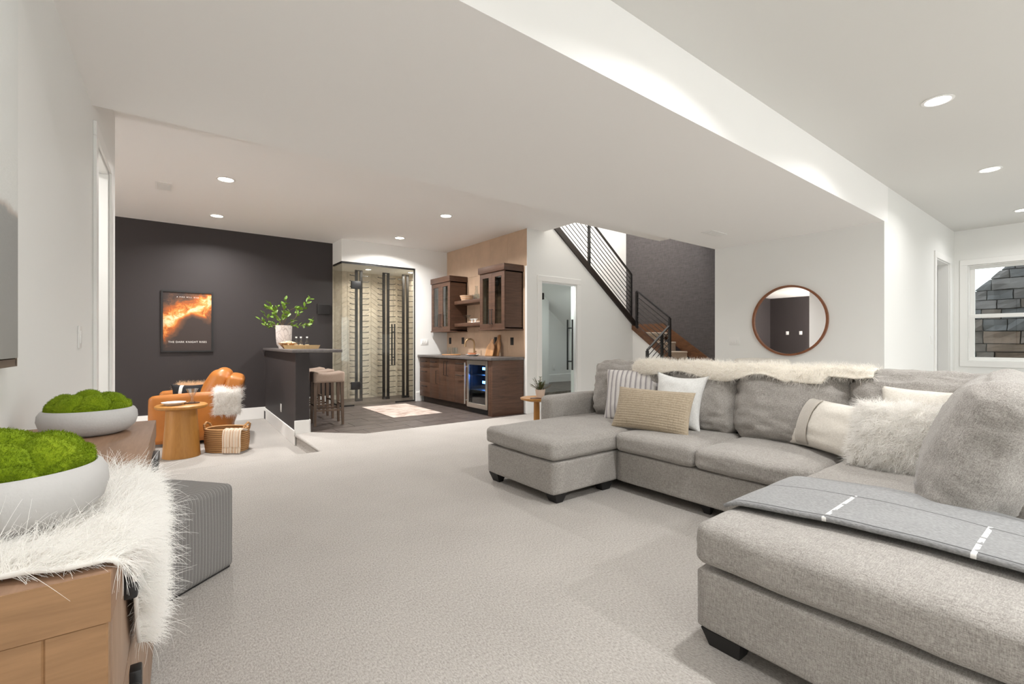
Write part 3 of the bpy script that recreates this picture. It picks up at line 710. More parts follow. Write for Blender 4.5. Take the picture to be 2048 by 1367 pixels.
# ------------------------------------------------------------------ console with moss bowls
cr = thing('console', 'long brown wooden media console with black pulls under the painting', 'console', (-.045, .804, 0), WA)
L, D, H = 1.478, .352, .86
box('body', cred_front, cr, (-D + .01, .03, .06), (-.022, L - .012, H - .066))
for k in range(2): box('top_board', cred_top, cr, (-D, .002 + k * L / 2, H - .066), (0, L / 2 - .002 + k * L / 2, H), .003)
# near end: frame and recessed panel
e = MB()
e.box((-D + .004, .004, .0), (-D + .06, .03, H - .066)); e.box((-.065, .004, 0), (-.004, .03, H - .066)); e.box((-D + .06, .004, H - .145), (-.065, .03, H - .066)); e.box((-D + .06, .004, .06), (-.065, .03, .14))
e.bevel(.002, 1).obj('end_frame', cred_end, cr); box('end_panel', cred_end, cr, (-D + .05, .014, .1), (-.06, .03, H - .13))
box('end_cap', cred_end, cr, (-D + .001, -.0005, H - .065), (-.001, .004, H - .001))
for k in range(3):
    ya = .045 + k * (L - .07) / 3; yb = ya + (L - .07) / 3 - .008
    dr = box('drawer', cred_front, cr, (-.024, ya, .60), (-.002, yb, H - .078), .003)
    ym = (ya + yb) / 2; box('pull', black, dr, (-.004, ym - .085, H - .125), (.016, ym + .085, H - .085), .004)
    for s in range(2):
        p0 = ya + s * (yb - ya) / 2; p1 = p0 + (yb - ya) / 2 - .004
        dd = box('door', cred_front, cr, (-.024, p0, .075), (-.002, p1, .592), .003)
        pp = p1 - .045 if s == 0 else p0 + .015
        box('pull', black, dd, (-.004, pp, .46), (.016, pp + .03, .56), .004)
for k in range(2): box('plinth', cred_end, cr, (-D + .03, .06 + k * (L - .16), 0), (-.04, .10 + k * (L - .16), .06))

def moss_bowl(label, loc, rad, hgt, seed, hairs):
    t = thing('moss_bowl', label, 'bowl', loc, random.random() * 6, 'moss bowls on the console')
    pr = [(0, 0), (rad * .62, 0), (rad * .80, hgt * .10), (rad * .95, hgt * .33), (rad, hgt * .60), (rad * .985, hgt * .82), (rad * .93, hgt * .96), (rad * .885, hgt), (rad * .86, hgt * .97), (rad * .85, hgt * .8), (rad * .8, hgt * .62), (0, hgt * .6)]
    MB().lathe(pr, 56).obj('bowl', ceramic, t, smooth=60)
    rg = random.Random(seed); lumps = [(0, .0, .42, 1.03)] + [(a, .46, .42, .90) for a in (0.2, 1.25, 2.3, 3.35, 4.4, 5.45)] + [(a, .68, .34, .55) for a in (.7, 1.6, 2.5, 3.4, 4.3, 5.2, 6.1)]
    for a, rr, sz, hz in lumps:
        a += rg.uniform(-.12, .12); s = sz * rad * rg.uniform(.94, 1.06)
        bm = bmesh.new(); bmesh.ops.create_icosphere(bm, subdivisions=4, radius=1)
        cx, cy = rad * rr * math.cos(a), rad * rr * math.sin(a)
        for v in bm.verts:
            v.co = v.co * (1 + .05 * noise.noise(v.co * 1.6 + Vector((seed + a, 0, 0)))) 
            v.co = Vector((cx + v.co.x * s, cy + v.co.y * s, hgt * .80 + v.co.z * .076 * hz * (.95 if rr else 1.0)))
            q = math.hypot(v.co.x, v.co.y)
            if q > rad * .85: v.co.x *= rad * .85 / q; v.co.y *= rad * .85 / q
        me = bpy.data.meshes.new('moss_mound'); bm.to_mesh(me); bm.free()
        for p in me.polygons: p.use_smooth = True
        mo = link('moss_mound', me, moss_m, t)
        fur('moss_fuzz', mo, moss_m, mo, hairs, .0042, .00045, 3, 1, (0, 0, 0), 0, .5, keep=lambda c, n: (n[:, 2] > -.2) * (c[:, 2] > hgt * .75))
    return t
moss_bowl('green moss mound in a grey bowl at the far console end', (-.172, 2.07, H), .126, .084, 3, 1800)
moss_bowl('green moss mound in a grey bowl on the white fur', (-.190, 1.06, H + .014), .128, .090, 8, 3200)

# shaggy fur draped over the console front
def shag(u, v):
    # u along the console, v from the wall side over the front edge to the hanging hem
    y = .835 + u * .50 + .02 * math.sin(v * 5); yy = y - .804; ss = lambda t: max(0, min(1, t)) ** 2 * (3 - 2 * max(0, min(1, t))); hang = .012 + .27 * ss((u - .16) / .50) * (1 - .45 * ss((u - .78) / .22))
    s = v * (.30 + hang)
    if s < .30: px, z = -.305 + s, H + .009
    else:
        q = s - .30; a = min(1, q / .022)
        px, z = -.005 + .014 * math.sin(a * 1.57), H + .009 - q * (.4 + .6 * a)
    c, sn = math.cos(WA), math.sin(WA)
    return (-.045 + px * c - yy * sn, .804 + px * sn + yy * c, z + .003 * noise.noise(Vector((u * 9, v * 9, 1))))
sh = thing('fur_drape', 'shaggy white fur drape under the near moss bowl on the console', 'throw', (-.1, 1.05, H))
me = sheet_mesh('hide', shag, 30, 44, .006); me.transform(Matrix.Translation((.1, -1.05, -H)))
hd = link('hide', me, skin_white, sh)
fur('fur', hd, fur_white, sh, 30000, .045, .0004, 8, .16, (.55, .12, -.1), .75, .26, clump=.03, keep=lambda c, n: (n[:, 2] > .1) | (n[:, 0] > .1))
fur('long_hair', hd, fur_white, sh, 900, .075, .00045, 9, .5, (.5, .1, .1), .9, .55, clump=.05, keep=lambda c, n: ((n[:, 2] > .1) | (n[:, 0] > .1)) & ((c[:, 0] > .02) | (c[:, 1] < -.12)))
# ------------------------------------------------------------------ pictures, mirror, switches on the walls
pt = thing('abstract_painting', 'big white and grey abstract canvas above the console', 'painting', (-.43, 0, 0), WA)
m, nt, b = _new('painting_canvas'); v = coords(nt); sp = nt.nodes.new('ShaderNodeSeparateXYZ'); nt.links.new(v, sp.inputs[0])
nz = noise_tex(nt, v, 6, 5, .6); h_ = math_n(nt, 'ADD', sp.outputs[2], math_n(nt, 'MULTIPLY', nz, v=.07)); h_ = math_n(nt, 'ADD', h_, math_n(nt, 'MULTIPLY', sp.outputs[1], v=-.06))
nt.links.new(ramp(nt, math_n(nt, 'MULTIPLY', h_, v=.5), [(.0, (.40, .405, .39)), (.722, (.36, .365, .355)), (.726, (.55, .5, .45)), (.735, (.80, .81, .79)), (1, (.78, .79, .77))]), b.inputs['Base Color'])
b.inputs['Roughness'].default_value = .7; bump(nt, b, nz, .5, .01)
box('canvas', m, pt, (.008, .55, 1.115), (.042, 1.99, 2.55), .002)
f = MB()
for a, c in (((.55, 1.09), (2.0, 1.112)), ((.55, 2.55), (2.0, 2.572)), ((1.99, 1.09), (2.012, 2.572)), ((.54, 1.09), (.555, 2.572))): f.box((.002, a[0], a[1]), (.036, c[0], c[1]))
f.obj('frame', plain('painting_frame', (.16, .12, .09), .5), pt)

po = thing('framed_poster', 'black framed film poster of orange fire on the dark wall', 'poster', (.415, YD, 1.496))
f = MB(); w_, h_, e = .342, .485, .026
f.box((-w_, -.03, -h_), (w_, 0, -h_ + e)); f.box((-w_, -.03, h_ - e), (w_, 0, h_)); f.box((-w_, -.03, -h_ + e), (-w_ + e, 0, h_ - e)); f.box((w_ - e, -.03, -h_ + e), (w_, 0, h_ - e))
f.obj('frame', black, po)
m, nt, b = _new('poster_print'); v = coords(nt); sp = nt.nodes.new('ShaderNodeSeparateXYZ'); nt.links.new(v, sp.inputs[0])
n1 = noise_tex(nt, coords(nt, (1, 1, 1)), 7, 6, .7, 1.0); n2 = noise_tex(nt, coords(nt, (1, 1, 1), loc=(4, 0, 2)), 3, 5, .65, .5)
zz = sp.outputs[2]; xx = sp.outputs[0]
rise = math_n(nt, 'SUBTRACT', zz, math_n(nt, 'MULTIPLY', xx, v=.55)); band_ = math_n(nt, 'SUBTRACT', rise, v=.13)
glow = math_n(nt, 'SUBTRACT', math_n(nt, 'ADD', n1, math_n(nt, 'MULTIPLY', n2, v=.35)), math_n(nt, 'MULTIPLY', math_n(nt, 'ABSOLUTE', band_), v=1.75))
up_ = math_n(nt, 'MULTIPLY', math_n(nt, 'MAXIMUM', math_n(nt, 'SUBTRACT', zz, v=.03), v=0), v=1.7)
off = math_n(nt, 'ADD', math_n(nt, 'ABSOLUTE', math_n(nt, 'SUBTRACT', xx, v=.05)), up_); off = math_n(nt, 'MULTIPLY', math_n(nt, 'ADD', off, v=-.24), v=-1)
sm = math_n(nt, 'MULTIPLY', math_n(nt, 'MAXIMUM', math_n(nt, 'ADD', off, math_n(nt, 'MULTIPLY', math_n(nt, 'SUBTRACT', n1, v=.5), v=.3)), v=0), v=2.4)
glow = math_n(nt, 'SUBTRACT', glow, sm)
nt.links.new(ramp(nt, glow, [(.02, (.055, .042, .038)), (.26, (.15, .075, .045)), (.42, (.42, .11, .03)), (.54, (.80, .30, .08)), (.66, (.92, .62, .36)), (.78, (.95, .85, .68))]), b.inputs['Base Color'])
b.inputs['Roughness'].default_value = .4; b.inputs['Specular IOR Level'].default_value = .2
box('print', m, po, (-w_ + e, -.014, -h_ + e), (w_ - e, -.004, h_ - e))
txt = plain('poster_lettering', (.85, .82, .78), .5)
def text(s, x, z, size, par, y, space=1.0):
    c = bpy.data.curves.new('lettering', 'FONT'); c.body = s; c.size = size; c.align_x = 'CENTER'; c.align_y = 'CENTER'; c.extrude = .0006; c.space_character = space
    o = bpy.data.objects.new('lettering', c); COL.objects.link(o); bpy.context.view_layer.update()
    me = bpy.data.meshes.new_from_object(o.evaluated_get(bpy.context.evaluated_depsgraph_get())); bpy.data.objects.remove(o)
    o = link('lettering', me, txt, par, (x, y, z), (R(90), 0, 0)); o['kind'] = 'stuff'; return o
text('A FIRE WILL RISE', 0, .385, .026, po, -.0152, space=1.5); text('THE DARK KNIGHT RISES', 0, -.325, .040, po, -.0152, space=1.12)

mi = thing('round_mirror', 'round wall mirror with a thin reddish wooden frame', 'mirror', (6.85, 2.735, 1.462))
def ring(r0, r1, x0, x1, n=72):
    q = MB(); vs = []
    for i in range(n):
        a = 2 * math.pi * i / n; c, s = math.cos(a), math.sin(a)
        vs += [(x0, r0 * c, r0 * s), (x0, r1 * c, r1 * s), (x1, r1 * c, r1 * s), (x1, r0 * c, r0 * s)]
    fs = [(4 * i + k, 4 * i + (k + 1) % 4, 4 * ((i + 1) % n) + (k + 1) % 4, 4 * ((i + 1) % n) + k) for i in range(n) for k in range(4)]
    q.raw(vs, fs); return q
ring(.452, .478, -.035, -.001).obj('frame', mirror_wood, mi, smooth=40)
q = MB(); n = 72; q.raw([(-.012, .453 * math.cos(2 * math.pi * i / n), .453 * math.sin(2 * math.pi * i / n)) for i in range(n)] + [(-.004, .453 * math.cos(2 * math.pi * i / n), .453 * math.sin(2 * math.pi * i / n)) for i in range(n)],
    [tuple(range(n)), tuple(range(n, 2 * n))[::-1]] + [(i, (i + 1) % n, n + (i + 1) % n, n + i) for i in range(n)]); q.obj('glass', mirror_m, mi)

def plate(label, loc, rz, w=.075, h=.118, kind='switch', m=plate_white, gangs=1):
    """wall plate facing local -y"""
    t = thing('light_switch' if kind == 'switch' else 'wall_outlet', label, 'switch' if kind == 'switch' else 'outlet', loc, R(rz))
    box('plate', m, t, (-w / 2, -.006, -h / 2), (w / 2, 0, h / 2), .002)
    for g in range(gangs):
        x = (g - (gangs - 1) / 2) * .046
        box('rocker' if kind == 'switch' else 'socket', m, t, (x - .016, -.010, -.034), (x + .016, -.005, .034), .0015)
    return t
plate('two-gang white switch plate on the wall right of the wine room glass', (4.30, YG, 1.175), 0, .165, .118, gangs=3)
plate('white switch plate on the wall by the round mirror', (6.85, 3.48, 1.185), -90, .165, .118, gangs=3)
plate('white switch plate on the wall beside the passage doorway', (9.13, 1.69, 1.20), 0)
plate('single white switch plate by the doorway behind the console', (-.43 + .0333 * 3.35, 3.35, 1.19), 90 - 1.9, .075, .118, gangs=1)
plate('white outlet low on the dark half wall of the bar', (1.425 + .0367 * 1.05, 7.45, .21), -90 - 2.1, .072, .118, 'outlet')
plate('white outlet on the closet wall behind the glass door', (6.90, 7.5, .62), 0, .072, .118, 'outlet')
for y, w in ((8.37, 'first'), (7.87, 'second')): plate('black outlet plate on the tan tile, %s from the wine room corner' % w, (XB - .001, y, 1.20), -90, .085, .13, 'outlet', black)
plate('black outlet plate half behind the leaning cutting boards', (XB - .001, 6.76, 1.195), -90, .085, .13, 'outlet', black)
plate('black outlet plate near the stair end of the tan tile', (XB - .001, 6.28, 1.185), -90, .085, .13, 'outlet', black)
for y in (8.35, 7.85): plate('white outlet plate on the dark theatre wall, reflected in the mirror', (-7.1, y, 1.56), 90, .11, .14, 'outlet').__setitem__('group', 'theatre wall outlets')
o = thing('dark_wall_box', 'small dark square box on the dark wall beside the wine room', 'speaker', (2.50, YD, 1.785))  # slightly darker square on the dark wall, built as a flat box
box('body', plain('wall_box_dark', (.027, .024, .024), .7), o, (-.115, -.03, -.095), (.115, 0, .095), .004); box('grille', plain('wall_box_front', (.030, .027, .027), .9), o, (-.10, -.034, -.08), (.10, -.03, .08))

# ------------------------------------------------------------------ ceiling lights and vents
def can(label, x, y, z, power, r=.075, color=(1, .91, .80), spread=150):
    t = thing('recessed_light', label, 'ceiling light', (x, y, z), 0, 'recessed ceiling lights')
    MB().lathe([(r, -.001), (r + .022, -.001), (r + .024, -.006), (r + .004, -.010), (r, -.006)], 32).obj('trim_ring', trim_white, t, smooth=50)
    MB().lathe([(0, -.004), (r, -.004), (r, -.002), (0, -.002)], 32).obj('lens', lens_m, t)
    lamp('can_lamp', 'AREA', (0, 0, -.013), power, color, r * 1.7, parent=t, spread=spread); return t
PWR = 17; PBAR = 34; WARM = (1, .982, .955); NEUT = (1, .995, .98)
can('recessed light over the sunken area, nearer the doorway behind the console', .644, 6.215, ZC, PBAR, color=WARM)
can('recessed light closest to the dark wall, above the framed poster', .724, 8.08, ZC, PBAR, color=WARM)
can('recessed light in the bar ceiling over the tile floor edge', 3.40, 6.03, ZC, PBAR, color=WARM)
can('recessed light in the bar ceiling in front of the wine room', 3.46, 7.80, ZC, PBAR, color=WARM)
can('largest recessed light, above the near end of the sofa', 4.79, .85, ZC, 13, color=NEUT)
can('recessed light midway along the living room ceiling', 7.14, .846, ZC, 8.5, color=NEUT)
can('recessed light nearest the window wall', 9.684, .82, ZC, 7, color=NEUT)
can('recessed light above the space between console and sofa', 2.4, .85, ZC, 20, color=NEUT)
can('added unseen recessed light above the console and the near moss bowl', .2, .85, ZC, 8, color=NEUT)  # above the frame, added to brighten the floor and wall on this side
for x, y, w in ((.2, -2.4, 26), (2.4, -2.4, 55), (4.8, -2.4, 55), (7.1, -2.4, 45)): can('added unseen recessed light behind the camera over the living room', x, y, ZC, w, color=NEUT)  # unseen row, added to make up the room light
can('small bright light over the left wine rack', 3.39, 9.15, ZW, 6.5, .05, (1, .93, .83)); can('small bright light over the right wine rack', 4.24, 9.02, ZW, 6.5, .05, (1, .93, .83))
def vent(label, x, y, z, w, d):
    t = thing('ceiling_vent', label, 'vent', (x, y, z))
    f = MB().box((-w / 2, -d / 2, -.006), (w / 2, -d / 2 + .02, 0)).box((-w / 2, d / 2 - .02, -.006), (w / 2, d / 2, 0)).box((-w / 2, -d / 2 + .02, -.006), (-w / 2 + .02, d / 2 - .02, 0)).box((w / 2 - .02, -d / 2 + .02, -.006), (w / 2, d / 2 - .02, 0))
    f.obj('frame', trim_white, t); n = int((d - .04) / .02)
    for i in range(n): box('slat', trim_white, t, (-w / 2 + .02, -d / 2 + .022 + i * .02, -.007), (w / 2 - .02, -d / 2 + .034 + i * .02, -.001))
vent('white ceiling vent over the sunken sitting area', .08, 6.95, ZC, .16, .34); vent('white vent in the dropped beam by the mirror wall', 5.83, 3.24, ZS, .36, .16)
# ------------------------------------------------------------------ base cabinets, worktop, wine fridge
FX = 4.20
def pull(name, par, kind, y, z, ln, x=FX - .02):
    q = MB()
    if kind == 'v': q.tube([(x, y, z), (x - .032, y, z), (x - .032, y, z + ln), (x, y, z + ln)], .0065, 6)
    else: q.tube([(x, y, z), (x - .032, y, z), (x - .032, y + ln, z), (x, y + ln, z)], .0065, 6)
    q.obj('pull', black, par, smooth=40)
def cab(label, y0, y1, fronts):
    t = thing('base_cabinet', label, 'cabinet', (0, 0, 0), 0, 'base cabinets of the wet bar')
    box('carcass', cab_inside, t, (FX + .004, y0, .11), (XB - .012, y1, .875)); box('toe_kick', cab_inside, t, (FX + .07, y0, 0), (FX + .09, y1, .11))
    for kind, a, b, z0, z1, p in fronts:
        d = box(kind, cab_wood, t, (FX - .02, a + .0018, z0 + .0018), (FX, b - .0018, z1 - .0018), .0015)
        if p[0] == 'v': pull('pull', d, 'v', p[1], p[2], p[3])
        else: pull('pull', d, 'h', (a + b) / 2 - p[3] / 2, p[2], p[3])
cab('walnut base cabinet with three drawers at the wine room end', 8.04, 8.46, [('drawer', 8.04, 8.46, .68, .872, ('h', 0, .80, .20)), ('drawer', 8.04, 8.46, .40, .68, ('h', 0, .60, .20)), ('drawer', 8.04, 8.46, .115, .40, ('h', 0, .32, .20))])
cab('walnut base cabinet with one drawer over a single door', 7.68, 8.04, [('drawer', 7.68, 8.04, .70, .872, ('h', 0, .80, .20)), ('door', 7.68, 8.04, .115, .70, ('v', 7.74, .40, .24))])
cab('walnut sink cabinet with two tall doors below the faucet', 7.10, 7.68, [('door', 7.39, 7.68, .115, .872, ('v', 7.44, .57, .26)), ('door', 7.10, 7.39, .115, .872, ('v', 7.34, .57, .26))])
cab('walnut base cabinet with two drawers beside the wine fridge', 6.70, 7.10, [('drawer', 6.70, 7.10, .66, .872, ('h', 0, .80, .22)), ('drawer', 6.70, 7.10, .115, .66, ('h', 0, .60, .22))])
t = thing('end_panel', 'walnut panel closing the cabinet run at the stair end', 'panel', (0, 0, 0)); box('board', cab_wood_h, t, (FX - .02, 5.955, 0), (XB - .012, 5.985, .878), .0015)
box('post', cab_wood, t, (FX - .02, 5.985, 0), (FX + .01, 6.075, .878), .0015)
ct = thing('worktop', 'dark grey stone worktop running along the wet bar', 'worktop', (0, 0, 0)); box('slab', stone_top, ct, (FX - .055, 5.945, .88), (XB - .001, 8.498, .925), .004)
fr = thing('wine_fridge', 'steel framed glass door wine fridge with blue lights', 'fridge', (0, 0, 0))
Y0, Y1 = 6.08, 6.695
q = MB().box((FX + .004, Y0, .06), (FX + .55, Y0 + .02, .875)).box((FX + .004, Y1 - .02, .06), (FX + .55, Y1, .875)).box((FX + .004, Y0, .06), (FX + .55, Y1, .10)).box((FX + .004, Y0, .855), (FX + .55, Y1, .875)).box((FX + .53, Y0, .06), (FX + .55, Y1, .875)); q.obj('body', black_soft, fr)
box('grille', black_soft, fr, (FX + .03, Y0, 0), (FX + .05, Y1, .085))
q = MB(); a, b_, c, d_ = Y0 + .004, Y1 - .004, .09, .872; w = .055
q.box((FX - .03, a, c), (FX + .002, b_, c + .075)); q.box((FX - .03, a, d_ - .075), (FX + .002, b_, d_)); q.box((FX - .03, a, c + .075), (FX + .002, a + w, d_ - .075)); q.box((FX - .03, b_ - w, c + .075), (FX + .002, b_, d_ - .075))
fd = q.bevel(.003, 1).obj('door_frame', steel, fr)
MB().box((FX - .018, a + w, c + .075), (FX - .010, b_ - w, d_ - .075)).obj('pane', glass_blue, fd)
MB().tube([(FX - .085, Y1 - .03, .14), (FX - .085, Y1 - .03, .83)], .012, 10).tube([(FX - .03, Y1 - .03, .20), (FX - .085, Y1 - .03, .20)], .008, 8).tube([(FX - .03, Y1 - .03, .76), (FX - .085, Y1 - .03, .76)], .008, 8).obj('handle', steel, fr, smooth=40)
for z in (.37, .62): box('shelf', steel, fr, (FX + .04, Y0 + .03, z), (FX + .5, Y1 - .03, z + .008))
for z in (.47, .70): box('blue_light', blue_led, fr, (FX + .20, 6.42, z), (FX + .21, 6.56, z + .045))
lamp('fridge_glow', 'POINT', (FX + .15, 6.4, .6), 1.2, (.1, .3, 1), .03, parent=fr)

# ------------------------------------------------------------------ upper cabinets and shelves
UX = 4.46
def upper(label, y0, y1):
    t = thing('wall_cabinet', label, 'cabinet', (0, 0, 0), 0, 'glass-door wall cabinets'); z0, z1 = 1.39, 2.33
    q = MB().box((UX, y0, z0), (XB - .002, y0 + .02, z1)).box((UX, y1 - .02, z0), (XB - .002, y1, z1)).box((UX, y0, z0), (XB - .002, y1, z0 + .02)).box((UX, y0, z1 - .02), (XB - .002, y1, z1)).box((XB - .02, y0, z0), (XB - .002, y1, z1)); q.obj('carcass', cab_wood_h, t)
    box('crown', cab_wood, t, (UX - .045, y0 - .022, z1), (XB - .002, y1 + (.022 if y1 < 8 else 0), z1 + .105), .002)
    box('light_rail', cab_wood, t, (UX - .04, y0 - .018, z0 - .022), (XB - .002, y1 + (.018 if y1 < 8 else 0), z0), .002)
    for z in (1.70, 2.02): box('glass_shelf', glass, t, (UX + .03, y0 + .022, z), (XB - .03, y1 - .022, z + .008))
    ym = (y0 + y1) / 2
    for k, (a, b) in enumerate(((y0, ym), (ym, y1))):
        a += .0015; b -= .0015; w = .085; q = MB()
        q.box((UX - .022, a, z0), (UX - .001, b, z0 + w)); q.box((UX - .022, a, z1 - w), (UX - .001, b, z1)); q.box((UX - .022, a, z0 + w), (UX - .001, a + w, z1 - w)); q.box((UX - .022, b - w, z0 + w), (UX - .001, b, z1 - w))
        d = q.bevel(.0015, 1).obj('door', cab_wood, t); MB().box((UX - .014, a + w, z0 + w), (UX - .010, b - w, z1 - w)).obj('pane', glass, d)
        pull('pull', d, 'v', b - .035 if k == 0 else a + .035, 1.47, .24, UX - .022)
upper('walnut glass-door wall cabinet at the stair end of the bar', 5.985, 6.70); upper('walnut glass-door wall cabinet in the wine room corner', 7.72, 8.46)
for z, nm in ((1.905, 'upper'), (1.485, 'lower')):
    t = thing('floating_shelf', 'thick walnut shelf between the wall cabinets, %s of the two' % nm, 'shelf', (0, 0, z), 0, 'floating shelves'); box('board', cab_wood, t, (4.53, 6.735, -.025), (XB - .002, 7.715, .04), .002)

def glassw(name, label, cat, prof, loc, m=glassware, seg=20, group=None):
    o = MB().lathe(prof, seg).obj(name, m, None, smooth=60, loc=loc); return tag(o, label, cat, group)
def cup(r, h, t=.004, r0=None): r0 = r0 or r * .8; return [(0, 0), (r0, 0), (r, h), (r - t, h), (r0 - t, .008), (0, .008)]
martini = [(0, 0), (.036, 0), (.034, .004), (.006, .010), (.005, .085), (.055, .15), (.052, .15), (.004, .092), (0, .09)]
wineg = [(0, 0), (.034, 0), (.032, .004), (.005, .010), (.004, .08), (.030, .105), (.040, .15), (.034, .20), (.032, .20), (.037, .15), (.027, .108), (0, .09)]
SH1, SH2, TOP = 1.945, 1.525, .925
sb = stripes_mat('banded_bowl', 2, .034, [(0, (.62, .36, .20)), (.35, (.72, .56, .42)), (.7, (.55, .30, .16))])
glassw('serving_bowl', 'tan banded wooden bowl on the upper floating shelf', 'bowl', [(0, 0), (.10, 0), (.135, .10), (.128, .10), (.095, .012), (0, .012)], (4.66, 7.47, SH1), sb, 28)
for k, (y, l) in enumerate(((7.22, 'beside the banded bowl'), (7.09, 'in the middle of the row'), (6.95, 'next to the stair-end cabinet'))): glassw('tumbler', 'clear tumbler on the upper floating shelf, ' + l, 'glass', cup(.042, .10), (4.66, y, SH1), group='tumblers on the upper shelf')
glassw('carafe', 'tall clear carafe standing behind the banded bowl', 'carafe', [(0, 0), (.05, 0), (.055, .06), (.03, .16), (.022, .24), (.03, .27), (.026, .27), (.018, .24), (.026, .16), (.05, .06), (0, .006)], (4.745, 7.27, SH1))
for y, l in ((7.50, 'nearest the corner cabinet'), (7.39, 'second along')): glassw('martini_glass', 'martini glass on the lower floating shelf, ' + l, 'glass', martini, (4.64, y, SH2), group='martini glasses')
for y, l in ((7.26, 'first'), (7.15, 'second')): glassw('coupe', 'small white footed cup on the lower shelf, %s after the martini glasses' % l, 'cup', [(0, 0), (.03, 0), (.01, .012), (.012, .03), (.05, .07), (.046, .07), (0, .03)], (4.64, y, SH2), plate_white, group='white cups')
for y, l in ((6.93, 'left of the pair'), (6.82, 'right of the pair')): glassw('flute', 'tall clear flute on the lower shelf by the stair-end cabinet, ' + l, 'glass', [(0, 0), (.03, 0), (.005, .008), (.004, .07), (.027, .12), (.024, .25), (.022, .25), (.024, .12), (0, .08)], (4.66, y, SH2), group='flutes on the lower shelf')
o = box('serving_plank', cream_cloth, None, (4.58, 6.80, SH2), (4.76, 7.22, SH2 + .008), .002); tag(o, 'flat pale board under the cups on the lower shelf', 'board'); 
for o2 in [q for q in bpy.data.objects if q.name.startswith(('coupe', 'flute'))]: o2.location.z += .008
for i, (y, l) in enumerate(((6.12, 'closest to the stairs'), (6.24, 'second from the stairs'), (6.44, 'third from the stairs'), (6.56, 'farthest from the stairs'))):
    glassw('wine_glass', 'wine glass on the top shelf of the stair-end cabinet, ' + l, 'glass', wineg, (4.62, y, 2.028), group='wine glasses in the cabinet')

# things on the worktop
fc = thing('faucet', 'brushed brass gooseneck faucet at the wet bar sink', 'faucet', (4.70, 7.28, TOP))
arc = [(0, 0, .0), (0, 0, .22)] + [(-.085 + .085 * math.cos(a), .02 * (1 - math.cos(a)), .22 + .085 * math.sin(a)) for a in [i * math.pi / 10 for i in range(1, 11)]] + [(-.172, .04, .16)]
MB().tube(arc, .016, 12).obj('spout', brass, fc, smooth=50); MB().lathe([(0, 0), (.03, 0), (.03, .012), (.02, .02), (0, .02)], 20).obj('foot', brass, fc, smooth=50)
MB().tube([(0, 0, .05), (0, -.06, .075)], .009, 8).obj('lever', brass, fc, smooth=40)
o = MB().lathe([(0, 0), (.17, 0), (.18, .008), (.17, .018), (0, .018)], 36).obj('round_board', oak_board, None, smooth=40, loc=(4.47, 7.72, TOP)); tag(o, 'round orange wooden board lying on the worktop left of the faucet', 'board')
for i, (x, y, l) in enumerate(((4.70, 8.19, 'nearest the wall corner'), (4.72, 8.06, 'in the middle'), (4.70, 7.94, 'nearest the faucet'))): glassw('highball', 'clear ribbed highball glass on the worktop corner, ' + l, 'glass', cup(.036, .14, r0=.032), (x, y, TOP), group='highball glasses')
t = thing('serving_dish', 'oval white dish holding copper bowl on the worktop', 'dish', (4.44, 6.93, TOP)); MB().lathe([(0, 0), (.08, 0), (.15, .03), (.142, .03), (.075, .008), (0, .008)], 32, sx=.8, sy=1.1).obj('dish', plate_white, t, smooth=50)
t = MB().lathe([(0, 0), (.05, 0), (.09, .05), (.084, .05), (.045, .008), (0, .008)], 28).obj('copper_bowl', plain('copper', (.50, .22, .12), .35, .8), None, smooth=50, loc=(4.44, 6.95, TOP + .009)); tag(t, 'small copper bowl sitting in the white dish by the faucet', 'bowl')
def cboard(label, y, x, h, w, hl, lean, rz, th=.02):
    q = MB(); pts = [(-w / 2, 0), (w / 2, 0), (w / 2, h * .78), (w * .36, h), (.03, h + .02), (.024, h + hl), (-.024, h + hl), (-.03, h + .02), (-w * .36, h), (-w / 2, h * .78)]
    q.prism(pts, 1, -th / 2, th / 2); q.bevel(.004, 1); o = q.obj('cutting_board', oak_board, None, smooth=40, loc=(x, y, TOP + .003)); o.rotation_euler = (R(-lean), 0, R(rz)); return tag(o, label, 'board', 'leaning cutting boards')
cboard('striped cutting board leaning in front of the other one', 6.66, 4.60, .21, .19, .10, 18, -80); cboard('taller cutting board leaning against the tan tile behind', 6.60, 4.70, .25, .17, .13, 14, -84)

# ------------------------------------------------------------------ rug on the tiles
o = MB().box((-.42, -.73, 0), (.42, .73, .008)).bevel(.003, 1)
m, nt, b = _new('rug_cloth'); n1 = noise_tex(nt, coords(nt, (1, 1, 1)), 5, 6, .75, 1.5); vr = nt.nodes.new('ShaderNodeTexVoronoi'); vr.inputs['Scale'].default_value = 5; nt.links.new(coords(nt), vr.inputs['Vector'])
nt.links.new(ramp(nt, math_n(nt, 'ADD', math_n(nt, 'MULTIPLY', n1, v=.8), math_n(nt, 'MULTIPLY', vr.outputs['Distance'], v=.35)), [(.42, (.32, .23, .19)), (.55, (.44, .36, .31)), (.68, (.52, .45, .40))]), b.inputs['Base Color']); b.inputs['Roughness'].default_value = 1
o = o.obj('rug', m, None, smooth=40, loc=(3.35, 7.52, .0012)); o.rotation_euler = (0, 0, R(-1)); tag(o, 'pale faded pattern rug on the dark bar tiles', 'rug')

